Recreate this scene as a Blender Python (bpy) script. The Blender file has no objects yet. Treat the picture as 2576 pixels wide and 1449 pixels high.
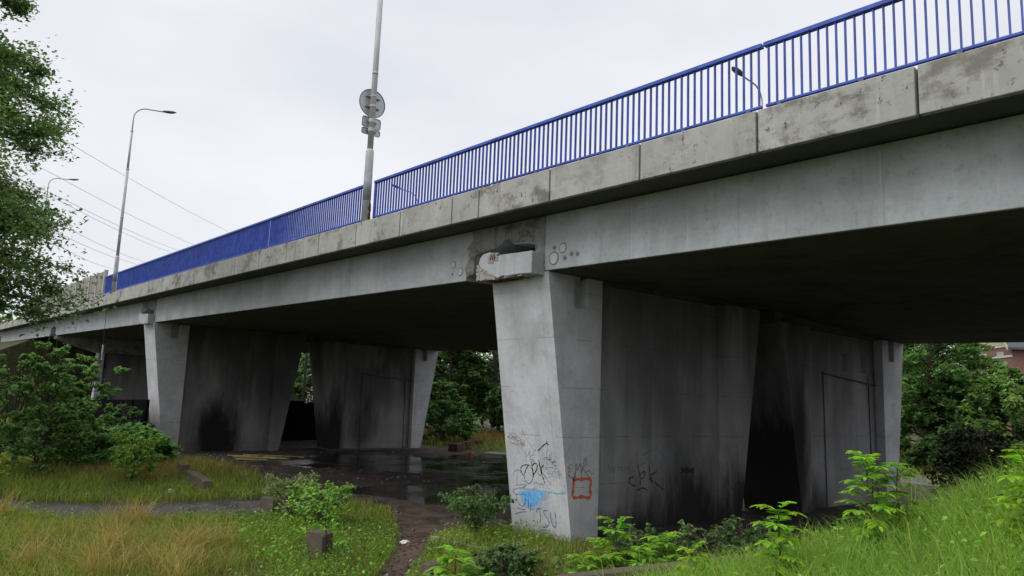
import bpy, bmesh, math, random
import numpy as np
from mathutils import Vector, Matrix

S = bpy.context.scene
C = S.collection
R = math.radians
rng = np.random.default_rng(11)
random.seed(5)

# ------------------------------------------------------------------ camera
YAW, PITCH, ROLL, CAMZ = R(39.9), R(8.4), R(2.2), 3.4
fh = Vector((-math.cos(YAW), math.sin(YAW), 0)); rt = Vector((math.sin(YAW), math.cos(YAW), 0)); up = Vector((0, 0, 1))
fw = fh * math.cos(PITCH) + up * math.sin(PITCH)
uu = up * math.cos(PITCH) - fh * math.sin(PITCH)
cr = math.cos(ROLL) * rt + math.sin(ROLL) * uu
cu = -math.sin(ROLL) * rt + math.cos(ROLL) * uu
cam = bpy.data.cameras.new("camera"); cam.sensor_width = 36; cam.lens = 1900 / 2576 * 36
cam.clip_start = 0.1; cam.clip_end = 3000
camo = bpy.data.objects.new("camera", cam); C.objects.link(camo)
m = Matrix((cr, cu, -fw)).transposed().to_4x4(); m.translation = Vector((0, 0, CAMZ))
camo.matrix_world = m
S.camera = camo
S.render.resolution_x, S.render.resolution_y = 1024, 576

# ------------------------------------------------------------------ world, sun, exposure
SUN_DIR = Vector((-0.10, -0.60, 0.80)).normalized()          # towards the brightest part of the overcast sky
sun_el = math.asin(SUN_DIR.z); sun_az = math.atan2(SUN_DIR.x, SUN_DIR.y)
W = bpy.data.worlds.new("World"); S.world = W; W.use_nodes = True
nt = W.node_tree; nt.nodes.clear()
sky = nt.nodes.new("ShaderNodeTexSky"); sky.sky_type = 'NISHITA'; sky.sun_disc = False
sky.sun_elevation = sun_el; sky.sun_rotation = sun_az; sky.dust_density = 3.0
tc = nt.nodes.new("ShaderNodeTexCoord")
mp = nt.nodes.new("ShaderNodeMapping"); mp.inputs['Scale'].default_value = (1.2, 1.2, 3.2)
nz = nt.nodes.new("ShaderNodeTexNoise"); nz.inputs['Scale'].default_value = 1.6; nz.inputs['Detail'].default_value = 5
cl = nt.nodes.new("ShaderNodeValToRGB")
cl.color_ramp.elements[0].position = .30; cl.color_ramp.elements[0].color = (.70, .72, .765, 1)
cl.color_ramp.elements[1].position = .68; cl.color_ramp.elements[1].color = (.865, .87, .89, 1)
sc = nt.nodes.new("ShaderNodeMixRGB"); sc.blend_type = 'MULTIPLY'; sc.inputs[0].default_value = 1; sc.inputs[2].default_value = (9.3, 9.3, 9.4, 1)
mx = nt.nodes.new("ShaderNodeMixRGB"); mx.inputs[0].default_value = .93
bg = nt.nodes.new("ShaderNodeBackground"); bg.inputs[1].default_value = .1
wo = nt.nodes.new("ShaderNodeOutputWorld")
L = nt.links.new
L(tc.outputs['Generated'], mp.inputs[0]); L(mp.outputs[0], nz.inputs['Vector']); L(nz.outputs['Fac'], cl.inputs[0])
L(cl.outputs[0], sc.inputs[1]); L(sky.outputs[0], mx.inputs[1]); L(sc.outputs[0], mx.inputs[2]); L(mx.outputs[0], bg.inputs[0]); L(bg.outputs[0], wo.inputs[0])
sl = bpy.data.lights.new("sun", 'SUN'); sl.energy = 1.5; sl.angle = R(50); sl.color = (1, .97, .93)
so = bpy.data.objects.new("sun", sl); C.objects.link(so); so.rotation_euler = (-SUN_DIR).to_track_quat('-Z', 'Y').to_euler()
S.view_settings.view_transform = 'Standard'; S.view_settings.look = 'None'; S.view_settings.exposure = 0.3; S.view_settings.gamma = 1
S.view_settings.use_curve_mapping = False

# ------------------------------------------------------------------ helpers
def tag(o, label=None, cat=None, group=None, kind=None):
    if label: o['label'] = label
    if cat: o['category'] = cat
    if group: o['group'] = group
    if kind: o['kind'] = kind
    return o

def empty(name, loc, label, cat, group=None):
    o = bpy.data.objects.new(name, None); C.objects.link(o); o.location = loc; o.empty_display_size = .3
    return tag(o, label, cat, group)

def worldloc(o):
    v = Vector((0, 0, 0))
    while o: v += o.location; o = o.parent
    return v

class MB:
    def __init__(s): s.v = []; s.f = []
    def add(s, vs, fs):
        n = len(s.v); s.v += [tuple(map(float, p)) for p in vs]; s.f += [tuple(i + n for i in f) for f in fs]; return s
    def box(s, x0, x1, y0, y1, z0, z1, sl=0.0, cf=0.0, xr=0.0, yr=0.0):
        z = lambda x, y: sl * (x - xr) + cf * (y - yr)
        vs = [(x, y, zz + z(x, y)) for zz in (z0, z1) for x, y in ((x0, y0), (x1, y0), (x1, y1), (x0, y1))]
        return s.add(vs, [(3, 2, 1, 0), (4, 5, 6, 7), (0, 1, 5, 4), (1, 2, 6, 5), (2, 3, 7, 6), (3, 0, 4, 7)])
    def prism(s, a, b):                       # two matching outlines joined
        n = len(a)
        return s.add(list(a) + list(b), [tuple(range(n))[::-1], tuple(range(n, 2 * n))] + [(i, (i + 1) % n, n + (i + 1) % n, n + i) for i in range(n)])
    def tube(s, pts, rad, n=8, cap=True):
        pts = [Vector(p) for p in pts]; k = len(pts)
        rad = [rad] * k if isinstance(rad, (int, float)) else rad
        vs = []; ref = Vector((0.31, 0.17, 0.93))
        for i, p in enumerate(pts):
            t = (pts[min(i + 1, k - 1)] - pts[max(i - 1, 0)]).normalized()
            a = t.cross(ref if abs(t.dot(ref)) < .95 else Vector((1, 0, 0))).normalized(); b = t.cross(a)
            vs += [p + (a * math.cos(j * 2 * math.pi / n) + b * math.sin(j * 2 * math.pi / n)) * rad[i] for j in range(n)]
        fs = [(i * n + j, i * n + (j + 1) % n, (i + 1) * n + (j + 1) % n, (i + 1) * n + j) for i in range(k - 1) for j in range(n)]
        if cap: fs += [tuple(range(n))[::-1], tuple(range((k - 1) * n, k * n))]
        return s.add(vs, fs)
    def build(s, name, mat, parent=None, bevel=0, smooth=False):
        off = worldloc(parent) if parent else Vector((0, 0, 0))
        me = bpy.data.meshes.new(name); me.from_pydata([Vector(p) - off for p in s.v], [], s.f)
        bm = bmesh.new(); bm.from_mesh(me); bmesh.ops.recalc_face_normals(bm, faces=bm.faces); bm.to_mesh(me); bm.free()
        me.materials.append(mat)
        if smooth: me.polygons.foreach_set('use_smooth', [True] * len(me.polygons))
        o = bpy.data.objects.new(name, me); C.objects.link(o); o.parent = parent
        if bevel:
            b = o.modifiers.new("bevel", 'BEVEL'); b.width = bevel; b.segments = 2; b.limit_method = 'ANGLE'
        return o

def fastmesh(name, V, F, col, mat, parent=None):
    """V (n,3), F (m,k) with one face size, col (n,3) own colour of the surface"""
    off = np.array(worldloc(parent)) if parent else 0
    V = np.asarray(V, np.float32) - off; V = V.astype(np.float32)
    me = bpy.data.meshes.new(name)
    me.vertices.add(len(V)); me.vertices.foreach_set('co', V.ravel())
    if isinstance(F, list): sizes = np.concatenate([np.full(len(f), f.shape[1]) for f in F]); flat = np.concatenate([f.ravel() for f in F])
    else: sizes = np.full(len(F), F.shape[1]); flat = F.ravel()
    me.loops.add(len(flat)); me.loops.foreach_set('vertex_index', flat.astype(np.int32))
    me.polygons.add(len(sizes)); me.polygons.foreach_set('loop_start', (np.cumsum(sizes) - sizes).astype(np.int32))
    me.update(calc_edges=True)
    if col is not None:
        at = me.color_attributes.new('tint', 'FLOAT_COLOR', 'POINT')
        c4 = np.ones((len(V), 4), np.float32); c4[:, :3] = col; at.data.foreach_set('color', c4.ravel())
    me.materials.append(mat)
    o = bpy.data.objects.new(name, me); C.objects.link(o); o.parent = parent
    return o

def copy_tree(o, parent=None):
    c = o.copy(); C.objects.link(c); c.parent = parent
    for ch in list(o.children): copy_tree(ch, c)
    return c

# ------------------------------------------------------------------ materials
class N:
    def __init__(s, name):
        s.m = bpy.data.materials.new(name); s.m.use_nodes = True; s.t = s.m.node_tree; s.b = s.t.nodes['Principled BSDF']
        s.pos = s.t.nodes.new("ShaderNodeNewGeometry").outputs['Position']
    def l(s, a, b): s.t.links.new(a, b)
    def noise(s, scale, detail=5, rough=.6, xyz=(1, 1, 1), src=None):
        mp = s.t.nodes.new("ShaderNodeMapping"); mp.inputs['Scale'].default_value = xyz; s.l(src or s.pos, mp.inputs[0])
        n = s.t.nodes.new("ShaderNodeTexNoise"); n.inputs['Scale'].default_value = scale; n.inputs['Detail'].default_value = detail; n.inputs['Roughness'].default_value = rough
        s.l(mp.outputs[0], n.inputs['Vector']); return n.outputs['Fac']
    def ramp(s, f, a, b, ca=0., cb=1.):
        n = s.t.nodes.new("ShaderNodeMapRange"); n.interpolation_type = 'SMOOTHSTEP'
        for i, v in zip((1, 2, 3, 4), (a, b, ca, cb)): n.inputs[i].default_value = v
        s.l(f, n.inputs[0]); return n.outputs[0]
    def math(s, op, a, b=None, c=None):
        n = s.t.nodes.new("ShaderNodeMath"); n.operation = op
        for i, v in enumerate((a, b, c)):
            if v is None: continue
            if isinstance(v, (int, float)): n.inputs[i].default_value = v
            else: s.l(v, n.inputs[i])
        return n.outputs[0]
    def mix(s, f, a, b, mode='MIX'):
        n = s.t.nodes.new("ShaderNodeMixRGB"); n.blend_type = mode
        for i, v in enumerate((f, a, b)):
            if isinstance(v, (int, float)): n.inputs[i].default_value = v
            elif isinstance(v, tuple): n.inputs[i].default_value = (*v, 1)
            else: s.l(v, n.inputs[i])
        return n.outputs[0]
    def sep(s):
        n = s.t.nodes.new("ShaderNodeSeparateXYZ"); s.l(s.pos, n.inputs[0]); return n.outputs
    def out(s, col, rough=.8, bump=None, bstr=.3, bdist=.02, metal=0, spec=.3):
        if isinstance(col, tuple): s.b.inputs['Base Color'].default_value = (*col, 1)
        else: s.l(col, s.b.inputs['Base Color'])
        if isinstance(rough, (int, float)): s.b.inputs['Roughness'].default_value = rough
        else: s.l(rough, s.b.inputs['Roughness'])
        s.b.inputs['Metallic'].default_value = metal; s.b.inputs['Specular IOR Level'].default_value = spec
        if bump is not None:
            n = s.t.nodes.new("ShaderNodeBump"); n.inputs['Strength'].default_value = bstr; n.inputs['Distance'].default_value = bdist
            s.l(bump, n.inputs['Height']); s.l(n.outputs[0], s.b.inputs['Normal'])
        return s.m

def plain(name, rgb, rough=.6, var=.18, scale=6, metal=0, bump=0, xyz=(1, 1, 1), spec=.3):
    n = N(name); f = n.noise(scale, 6, .65, xyz)
    c = n.mix(n.ramp(f, .3, .7), tuple(v * (1 - var) for v in rgb), tuple(min(1, v * (1 + var)) for v in rgb))
    return n.out(c, rough, f if bump else None, bump, .02, metal, spec)

def concrete(name, base, streak=.35, streak_col=(.16, .14, .12), fleck=.0, fleck_col=(.07, .065, .05), joints=0, soot_and_shade=(), stain=0, stain_col=(.17, .125, .10), rand=False, rough=.85, top=None, shade_runs=None, boards=0):
    n = N(name); big = n.noise(.9, 6, .62); fine = n.noise(14, 6, .7); med = n.noise(3.2, 6, .65)
    c = n.mix(n.ramp(big, .3, .7), tuple(v * .84 for v in base), tuple(v * 1.12 for v in base))
    c = n.mix(n.ramp(fine, .35, .75, 0, .22), c, tuple(v * .62 for v in base))
    z = n.sep()
    if streak:
        f = n.noise(2.6, 6, .7, (1.0, 1.0, .10)); c = n.mix(n.math('MULTIPLY', n.ramp(f, .52, .74), streak), c, streak_col)
        f = n.noise(5.5, 5, .7, (1.0, 1.0, .06)); c = n.mix(n.math('MULTIPLY', n.ramp(f, .56, .72), streak * .7), c, tuple(min(1, v * 1.5) for v in base))
    if stain:
        f = n.noise(1.15, 8, .72, (1, 1, 1.5)); amt = n.ramp(f, .48, .62, 0, stain)
        if rand:
            oi = n.t.nodes.new("ShaderNodeObjectInfo"); amt = n.math('MULTIPLY', amt, n.ramp(oi.outputs['Random'], -.35, .7))
        c = n.mix(amt, c, stain_col)
    if fleck:
        f = n.noise(9, 8, .75, (1, 1, .8)); g = n.ramp(f, .565, .64, 0, fleck)
        if top: g = n.math('MULTIPLY', g, n.ramp(n.noise(1.1, 4, .6), .38, .6))
        c = n.mix(g, c, fleck_col)
    bumpsrc = fine
    if joints:
        p = n.math('FRACT', n.math('DIVIDE', n.math('ADD', z[2], n.math('MULTIPLY', med, .02)), joints))
        j = n.math('LESS_THAN', n.math('ABSOLUTE', n.math('SUBTRACT', p, .5)), .0065)
        j = n.math('MULTIPLY', j, n.ramp(n.noise(1.3, 5, .7, (1, 1, .6)), .44, .56))
        c = n.mix(n.math('MULTIPLY', j, .7), c, tuple(v * .3 for v in base))
        v = n.t.nodes.new("ShaderNodeTexVoronoi"); v.inputs['Scale'].default_value = 1.05; n.l(n.pos, v.inputs['Vector'])
        c = n.mix(n.math('LESS_THAN', v.outputs['Distance'], .028), c, (.02, .02, .02))
    if shade_runs:                                                   # under-deck shade painted in as dirty water streaks from the wall top
        (ztop, lmax, amt, rc) = shade_runs
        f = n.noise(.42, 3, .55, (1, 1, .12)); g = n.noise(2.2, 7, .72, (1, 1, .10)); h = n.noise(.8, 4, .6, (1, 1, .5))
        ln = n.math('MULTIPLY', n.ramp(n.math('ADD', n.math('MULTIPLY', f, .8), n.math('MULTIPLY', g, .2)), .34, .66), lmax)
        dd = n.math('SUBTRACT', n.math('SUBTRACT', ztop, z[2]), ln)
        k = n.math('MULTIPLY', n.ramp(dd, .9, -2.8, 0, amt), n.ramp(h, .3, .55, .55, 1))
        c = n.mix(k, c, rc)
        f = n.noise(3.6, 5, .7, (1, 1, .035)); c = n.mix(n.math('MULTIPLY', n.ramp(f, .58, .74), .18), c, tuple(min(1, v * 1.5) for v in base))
    if boards:
        p = n.math('FRACT', n.math('DIVIDE', n.math('SUBTRACT', z[0], 1.3), boards)); j = n.math('LESS_THAN', n.math('ABSOLUTE', n.math('SUBTRACT', p, .5)), .004)
        c = n.mix(n.math('MULTIPLY', j, .30), c, tuple(v * .45 for v in base))
        p = n.math('FRACT', n.math('MULTIPLY', n.math('ADD', z[2], n.math('MULTIPLY', z[0], .0155)), 7.5)); j = n.math('LESS_THAN', p, .09)
        c = n.mix(n.math('MULTIPLY', n.math('MULTIPLY', j, n.ramp(n.noise(.7, 4, .6), .4, .65)), .16), c, tuple(v * .5 for v in base))
    for (cy, cz, ry, rz, amt) in soot_and_shade:
        w = n.noise(1.3, 9, .70, (1, 1, .22))
        a = n.math('POWER', n.math('ABSOLUTE', n.math('DIVIDE', n.math('SUBTRACT', z[1], cy), ry)), 2.0)
        b = n.math('POWER', n.math('ABSOLUTE', n.math('DIVIDE', n.math('SUBTRACT', z[2], cz), rz)), 2.0)
        d = n.math('ADD', n.math('SQRT', n.math('ADD', a, b)), n.math('MULTIPLY', n.math('SUBTRACT', w, .5), 1.8))
        c = n.mix(n.ramp(d, 1.42, .42, 0, amt), c, (.008, .008, .009))
    hb = n.math('ADD', n.math('MULTIPLY', fine, .4), n.math('MULTIPLY', med, .6))
    return n.out(c, rough, hb, .35, .02)

def tinted(name, rough=.55, trans=.3, spec=.25):
    n = N(name); a = n.t.nodes.new("ShaderNodeAttribute"); a.attribute_name = 'tint'
    n.l(a.outputs['Color'], n.b.inputs['Base Color']); n.b.inputs['Roughness'].default_value = rough; n.b.inputs['Specular IOR Level'].default_value = spec
    if trans:
        tr = n.t.nodes.new("ShaderNodeBsdfTranslucent"); mxs = n.t.nodes.new("ShaderNodeMixShader"); mxs.inputs[0].default_value = trans
        br = n.mix(1.0, a.outputs['Color'], (1.35, 1.5, .8), 'MULTIPLY'); n.l(br, tr.inputs[0])
        n.l(n.b.outputs[0], mxs.inputs[1]); n.l(tr.outputs[0], mxs.inputs[2]); n.l(mxs.outputs[0], n.t.nodes['Material Output'].inputs[0])
    return n.m

M = {}
M['panel'] = concrete('fascia concrete', (.405, .405, .385), .7, (.17, .155, .135), .95, (.075, .065, .05), 0, (), .85, (.155, .135, .112), True, .85, True)
M['beam'] = concrete('girder concrete', (.45, .48, .50), .45, (.24, .24, .235), .3, (.15, .15, .14), 0, (), .2, (.28, .29, .29), boards=2.4)
M['dirtybeam'] = concrete('stained bearing concrete', (.27, .27, .26), .7, (.06, .057, .052), .8, (.05, .045, .04), 0, (), .85, (.085, .078, .068))
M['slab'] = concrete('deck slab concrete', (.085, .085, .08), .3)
M['pier'] = concrete('pier concrete', (.55, .56, .59), .36, (.25, .25, .25), .35, (.22, .22, .22), 1.06, (), .36, (.34, .345, .36))
M['wall'] = concrete('sooty and shade-painted pier wall concrete', (.31, .31, .315), .5, (.14, .14, .14), 0, joints=1.06, shade_runs=(6.2, 6.0, .62, (.06, .06, .062)),  # dark streaks from the top paint in the shade under the deck
                     soot_and_shade=[(16.2, .15, 2.4, 1.75, .96), (13.2, .1, 1.6, .75, .9), (18.3, .5, .9, 1.4, .9), (20.9, 1.4, .9, 2.6, .97), (20.7, 4.2, .8, 2.8, .5), (22.3, .2, 1.2, 1.2, .9)])  # ellipses at the gap between pier halves paint its shade, the others are burns
M['wall2'] = concrete('burnt and shade-painted pier wall concrete', (.25, .25, .255), .5, (.10, .10, .105), 0, joints=1.06, shade_runs=(6.6, 5.5, .7, (.045, .045, .047)),
                      soot_and_shade=[(14.6, .6, 1.35, 2.3, .97), (21.3, .6, .8, 2.6, .95), (23.4, 1.6, .9, 1.5, .7), (23.9, 3.8, 2.2, 1.5, .55)], stain=.35, stain_col=(.30, .26, .21))
M['soffit'] = concrete('dark soffit concrete', (.10, .097, .087), .3, (.03, .03, .03), boards=3.0, stain=.5, stain_col=(.03, .028, .025))  # darker concrete than the girder face, over the whole underside
M['spall'] = concrete('broken concrete with bare aggregate', (.40, .365, .325), .2, (.2, .17, .14), .9, (.12, .09, .07))
M['rust'] = plain('rusty steel', (.085, .035, .018), .9, .5, 25)
M['blue'] = plain('blue railing paint', (.040, .090, .44), .48, .3, 4, spec=.4)
M['galv'] = plain('galvanised grey steel', (.46, .46, .46), .55, .12, 7, .0, xyz=(1, 1, .3))
M['greypaint'] = plain('blue grey painted steel', (.26, .29, .32), .55, .2, 7)
M['lampglass'] = plain('dark lamp housing', (.13, .135, .14), .4, .15, 8)
M['signback'] = plain('weathered aluminium', (.48, .51, .54), .4, .1, 12, .3)
M['barrier'] = concrete('noise barrier concrete', (.30, .295, .26), .7, (.12, .115, .085), .5, (.08, .08, .05))
M['lightpost'] = plain('pale concrete post', (.45, .45, .43), .8, .15, 8)
M['black'] = plain('black sheet metal', (.008, .008, .009), .95, .3, 5, spec=0)
M['block'] = concrete('old mossy concrete', (.115, .092, .072), .3, (.09, .075, .06), .6, (.06, .06, .03))
M['kerbbrick'] = plain('dark red stone', (.085, .05, .04), .9, .35, 9, bump=.4)
M['yellowboard'] = plain('yellowed board', (.34, .29, .12), .7, .3, 4)
M['white'] = plain('white plastic', (.72, .72, .72), .5, .1, 20)
M['red'] = plain('red tin', (.55, .04, .03), .4, .2, 20)
M['bark'] = plain('bark', (.075, .06, .045), .95, .4, 12, bump=.5, xyz=(1, 1, .3))
M['stem'] = plain('green stem', (.10, .10, .04), .8, .3, 12)
M['leaf'] = tinted('leaf', .5, .42)
M['grass'] = tinted('grass blade', .55, .45)
M['wire'] = plain('power cable', (.40, .40, .42), .6, .1, 3)
M['brick'] = None
M['cable'] = plain('black cable', (.02, .02, .02), .6, .2, 9)

INK = {}
for k, v in dict(black=(.012, .012, .014), maroon=(.09, .012, .014), blue=(.025, .045, .26), pale_blue=(.20, .28, .50), grey=(.13, .13, .15), orange=(.52, .14, .07),
                 white=(.60, .60, .62), teal=(.09, .17, .20), cyan=(.24, .47, .52)).items():
    INK[k] = plain(k + ' spray paint', v, .6, .25, 18)
GRAFFITI = [('deroy','maroon',0.0074,[[(-13.558,2.506),(-13.551,2.614),(-13.459,2.596),(-13.487,2.527),(-13.558,2.501)],[(-13.449,2.524),(-13.371,2.548),(-13.398,2.575),(-13.447,2.544),(-13.431,2.49),(-13.377,2.5)],[(-13.365,2.477),(-13.362,2.558),(-13.297,2.548),(-13.332,2.508),(-13.278,2.459)],[(-13.179,2.456),(-13.197,2.429),(-13.236,2.413),(-13.278,2.415),(-13.304,2.434),(-13.3,2.462),(-13.269,2.485),(-13.226,2.493),(-13.19,2.481),(-13.179,2.456)],[(-13.18,2.447),(-13.128,2.427),(-13.039,2.496)],[(-13.128,2.427),(-13.154,2.366)],[(-13.432,2.657),(-13.153,2.512),(-13.151,2.472)],[(-13.524,2.472),(-13.521,2.41),(-13.388,2.414),(-13.264,2.365)],[(-13.587,2.545),(-13.594,2.535),(-13.608,2.529),(-13.623,2.53),(-13.632,2.537),(-13.631,2.547),(-13.62,2.555),(-13.604,2.558),(-13.591,2.554),(-13.587,2.545)],[(-13.046,2.413),(-13.054,2.401),(-13.072,2.393),(-13.092,2.394),(-13.103,2.403),(-13.102,2.416),(-13.088,2.427),(-13.067,2.43),(-13.051,2.425),(-13.046,2.413)]]),('arrow','blue',0.0253,[[(-12.618,2.304),(-12.436,2.428),(-12.29,2.502)],[(-12.303,2.539),(-12.302,2.487),(-12.245,2.459)]]),('arrow','blue',0.0069,[[(-12.295,2.46),(-12.305,2.301)]]),('the','blue',0.0092,[[(-12.339,2.298),(-12.343,2.161),(-12.36,2.019)],[(-12.442,2.108),(-12.424,2.166),(-12.306,2.183)],[(-12.191,2.298),(-12.226,2.069)],[(-12.246,2.26),(-12.266,2.095)],[(-12.336,2.135),(-12.208,2.154)],[(-12.184,2.084),(-12.08,2.111),(-12.117,2.135),(-12.184,2.084),(-12.13,2.033),(-12.037,2.037)]]),('five','blue',0.0092,[[(-12.76,2.208),(-12.89,2.163),(-12.889,2.081),(-12.802,2.1),(-12.77,1.987)],[(-12.869,2.048),(-12.776,2.079)]]),('m','pale_blue',0.0092,[[(-13.052,2.021),(-13.049,2.239),(-12.999,2.154),(-12.903,2.283),(-12.937,2.159)]]),('sak','black',0.0207,[[(-13.182,1.71),(-13.251,1.803),(-13.231,1.899),(-13.133,1.95),(-12.969,1.965)],[(-12.968,1.97),(-13.059,1.88),(-13.131,1.767)],[(-12.869,2.048),(-12.858,1.933),(-12.837,1.819),(-12.841,1.703)],[(-12.855,1.956),(-12.766,2.018),(-12.681,1.995),(-12.733,1.864),(-12.832,1.773)],[(-12.613,2.116),(-12.587,1.912),(-12.523,1.735),(-12.478,1.621)],[(-12.471,2.014),(-12.569,1.913),(-12.543,1.847)]]),('sak','black',0.0115,[[(-13.131,1.767),(-13.158,1.671),(-13.107,1.582),(-13.014,1.55),(-12.913,1.614),(-12.85,1.771),(-12.886,1.907),(-12.969,1.965)],[(-12.675,1.904),(-12.67,1.8),(-12.605,1.768),(-12.554,1.846),(-12.564,1.96),(-12.646,1.998)],[(-12.543,1.847),(-12.404,1.724),(-12.279,1.588)]]),('doga','grey',0.0069,[[(-12.404,1.94),(-12.315,1.892),(-12.38,1.835),(-12.289,1.833)],[(-12.246,1.909),(-12.281,1.838),(-12.203,1.846),(-12.218,1.912)],[(-12.171,1.833),(-12.143,1.93),(-12.093,1.85)],[(-12.115,1.888),(-11.98,1.912),(-12.06,1.844)],[(-12.052,1.805),(-11.952,1.87),(-11.995,1.788),(-11.903,1.793)],[(-12.35,1.752),(-12.226,1.798),(-12.094,1.789),(-11.967,1.746)],[(-12.427,1.949),(-12.237,1.978),(-12.022,1.964)]]),('tee','blue',0.0092,[[(-13.39,1.813),(-13.419,1.644),(-13.442,1.463)],[(-13.536,1.699),(-13.467,1.794),(-13.315,1.82),(-13.268,1.754)],[(-13.502,1.464),(-13.377,1.477)]]),('loop','blue',0.0115,[[(-13.358,1.484),(-13.105,1.512),(-13.235,1.439),(-13.443,1.399),(-13.603,1.326),(-13.479,1.264),(-13.234,1.297)],[(-13.488,1.28),(-13.479,1.114),(-13.343,1.02),(-13.219,1.076),(-13.162,1.294)],[(-13.07,1.305),(-13.091,0.999)],[(-13.0,1.15),(-13.025,1.007),(-13.071,0.926)],[(-13.499,0.957),(-13.352,0.953),(-13.206,0.948)],[(-13.575,0.804),(-13.437,0.863),(-13.211,0.908)],[(-13.381,0.724),(-13.426,0.658)]]),('cyan','cyan',0.0322,[[(-13.294,1.409),(-12.857,1.434),(-12.337,1.441),(-12.071,1.44),(-11.842,1.494)],[(-11.863,1.668),(-11.844,1.482)]]),('lines','grey',0.0069,[[(-12.862,1.399),(-12.871,1.467),(-12.747,1.47)],[(-12.817,1.612),(-12.817,1.469)],[(-12.82,1.589),(-12.728,1.622)],[(-12.655,1.503),(-12.59,1.613),(-12.534,1.505)],[(-12.378,1.522),(-12.329,1.51)],[(-12.282,1.483),(-12.226,1.476)],[(-12.167,1.737),(-12.185,1.697)],[(-13.11,2.711),(-12.748,2.302),(-12.701,2.34)]]),('end','white',0.0092,[[(-12.518,1.495),(-12.54,1.596),(-12.45,1.628),(-12.447,1.515)],[(-13.559,1.965),(-13.52,1.825),(-13.46,1.998)],[(-13.451,1.927),(-13.36,2.054),(-13.34,1.913)],[(-13.495,2.019),(-13.338,2.222),(-13.195,2.186),(-13.154,1.93)]]),('tsu','blue',0.0138,[[(-12.841,0.944),(-12.796,1.019),(-12.713,1.041),(-12.646,1.022)],[(-12.757,1.026),(-12.708,0.888),(-12.754,0.716)],[(-12.465,1.017),(-12.542,1.029),(-12.596,0.983),(-12.535,0.889),(-12.446,0.788),(-12.517,0.676),(-12.676,0.648)],[(-12.381,1.012),(-12.371,0.844),(-12.319,0.721),(-12.254,0.711),(-12.22,0.821),(-12.228,1.026)]]),('tsu','blue',0.0092,[[(-12.836,0.531),(-12.648,0.59),(-12.417,0.607)],[(-12.723,0.491),(-12.587,0.531)],[(-12.587,0.529),(-12.345,0.51)],[(-12.278,0.565),(-12.241,0.513)],[(-12.661,0.346),(-12.705,0.27),(-12.792,0.214)]]),('emr@col','black',0.0111,[[(11.715,2.079),(11.61,2.009),(11.697,1.975),(11.614,1.889),(11.719,1.802),(11.808,1.817),(11.811,1.899)],[(11.841,1.798),(11.853,2.087),(11.906,1.94),(11.982,2.095),(12.012,1.881)],[(12.025,1.791),(12.05,2.004),(12.126,2.189),(12.163,2.17),(12.147,2.058),(12.061,1.992),(12.186,1.876),(12.239,1.784)],[(12.137,1.877),(12.267,1.937),(12.286,1.873)],[(12.346,1.862),(12.341,1.856),(12.331,1.856),(12.326,1.862),(12.331,1.868),(12.341,1.868),(12.346,1.862)],[(12.396,1.86),(12.391,1.854),(12.381,1.855),(12.376,1.861),(12.381,1.866),(12.391,1.866),(12.396,1.86)]]),('sq@col','orange',0.0639,[[(11.768,1.76),(12.043,1.753),(12.313,1.74),(12.306,1.556),(12.302,1.358),(12.056,1.384),(11.792,1.384),(11.791,1.578),(11.79,1.777)]]),('twelve@col','white',0.0123,[[(11.839,1.576),(11.886,1.614),(11.932,1.572),(11.859,1.476),(12.021,1.446)],[(11.729,1.537),(11.685,1.451),(11.766,1.381),(11.706,1.296)],[(11.832,1.333),(11.834,1.091)],[(11.863,1.354),(11.948,1.234),(12.041,1.322)],[(11.887,1.132),(12.011,1.257)],[(12.057,1.344),(12.115,1.074)],[(11.907,1.032),(12.001,1.081)]]),('perk@wall','black',0.0267,[[(14.109,1.699),(13.959,1.665),(13.961,1.558),(14.175,1.481)],[(14.241,1.961),(14.324,1.701),(14.343,1.494)],[(14.323,1.741),(14.5,1.82),(14.464,1.687),(14.325,1.642)],[(14.655,1.966),(14.699,1.739),(14.798,1.475)],[(14.953,1.806),(14.668,1.665),(14.942,1.504),(15.204,1.356)],[(14.223,1.381),(14.43,1.431),(14.603,1.364)]]),('teal@wall','teal',0.0213,[[(14.219,2.298),(14.241,1.976),(14.52,2.019)],[(14.671,2.419),(14.734,1.999)],[(14.927,2.442),(14.87,1.985)],[(15.092,2.287),(15.343,2.025),(15.441,2.23)],[(15.254,2.48),(15.588,2.593),(15.805,2.224),(15.91,2.029)],[(14.376,2.197),(14.928,2.365)]]),('whhe@wall','grey',0.016,[[(13.217,2.001),(13.279,1.823),(13.333,1.951),(13.402,1.819),(13.449,1.971)],[(13.535,2.018),(13.554,1.848)],[(13.652,2.024),(13.664,1.859)],[(13.537,1.931),(13.655,1.937)],[(13.757,1.988),(13.775,1.856)],[(13.811,1.913),(13.908,1.93),(13.812,1.855)]]),('block@wall','black',0.1173,[[(15.895,1.794),(16.155,1.786),(16.438,1.777)]]),('tri@col2','black',0.0296,[[(17.869,0.848),(17.811,1.375),(18.01,1.442),(18.057,0.837)],[(17.651,1.357),(17.95,0.943)]])]
BLUE_PATCH = [(-13.34, 1.332), (-13.041, 1.39), (-12.527, 1.426), (-12.588, 1.293), (-12.742, 1.228), (-12.801, 1.094), (-13.014, 1.037), (-13.192, 1.056), (-13.27, 1.164)]
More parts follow.
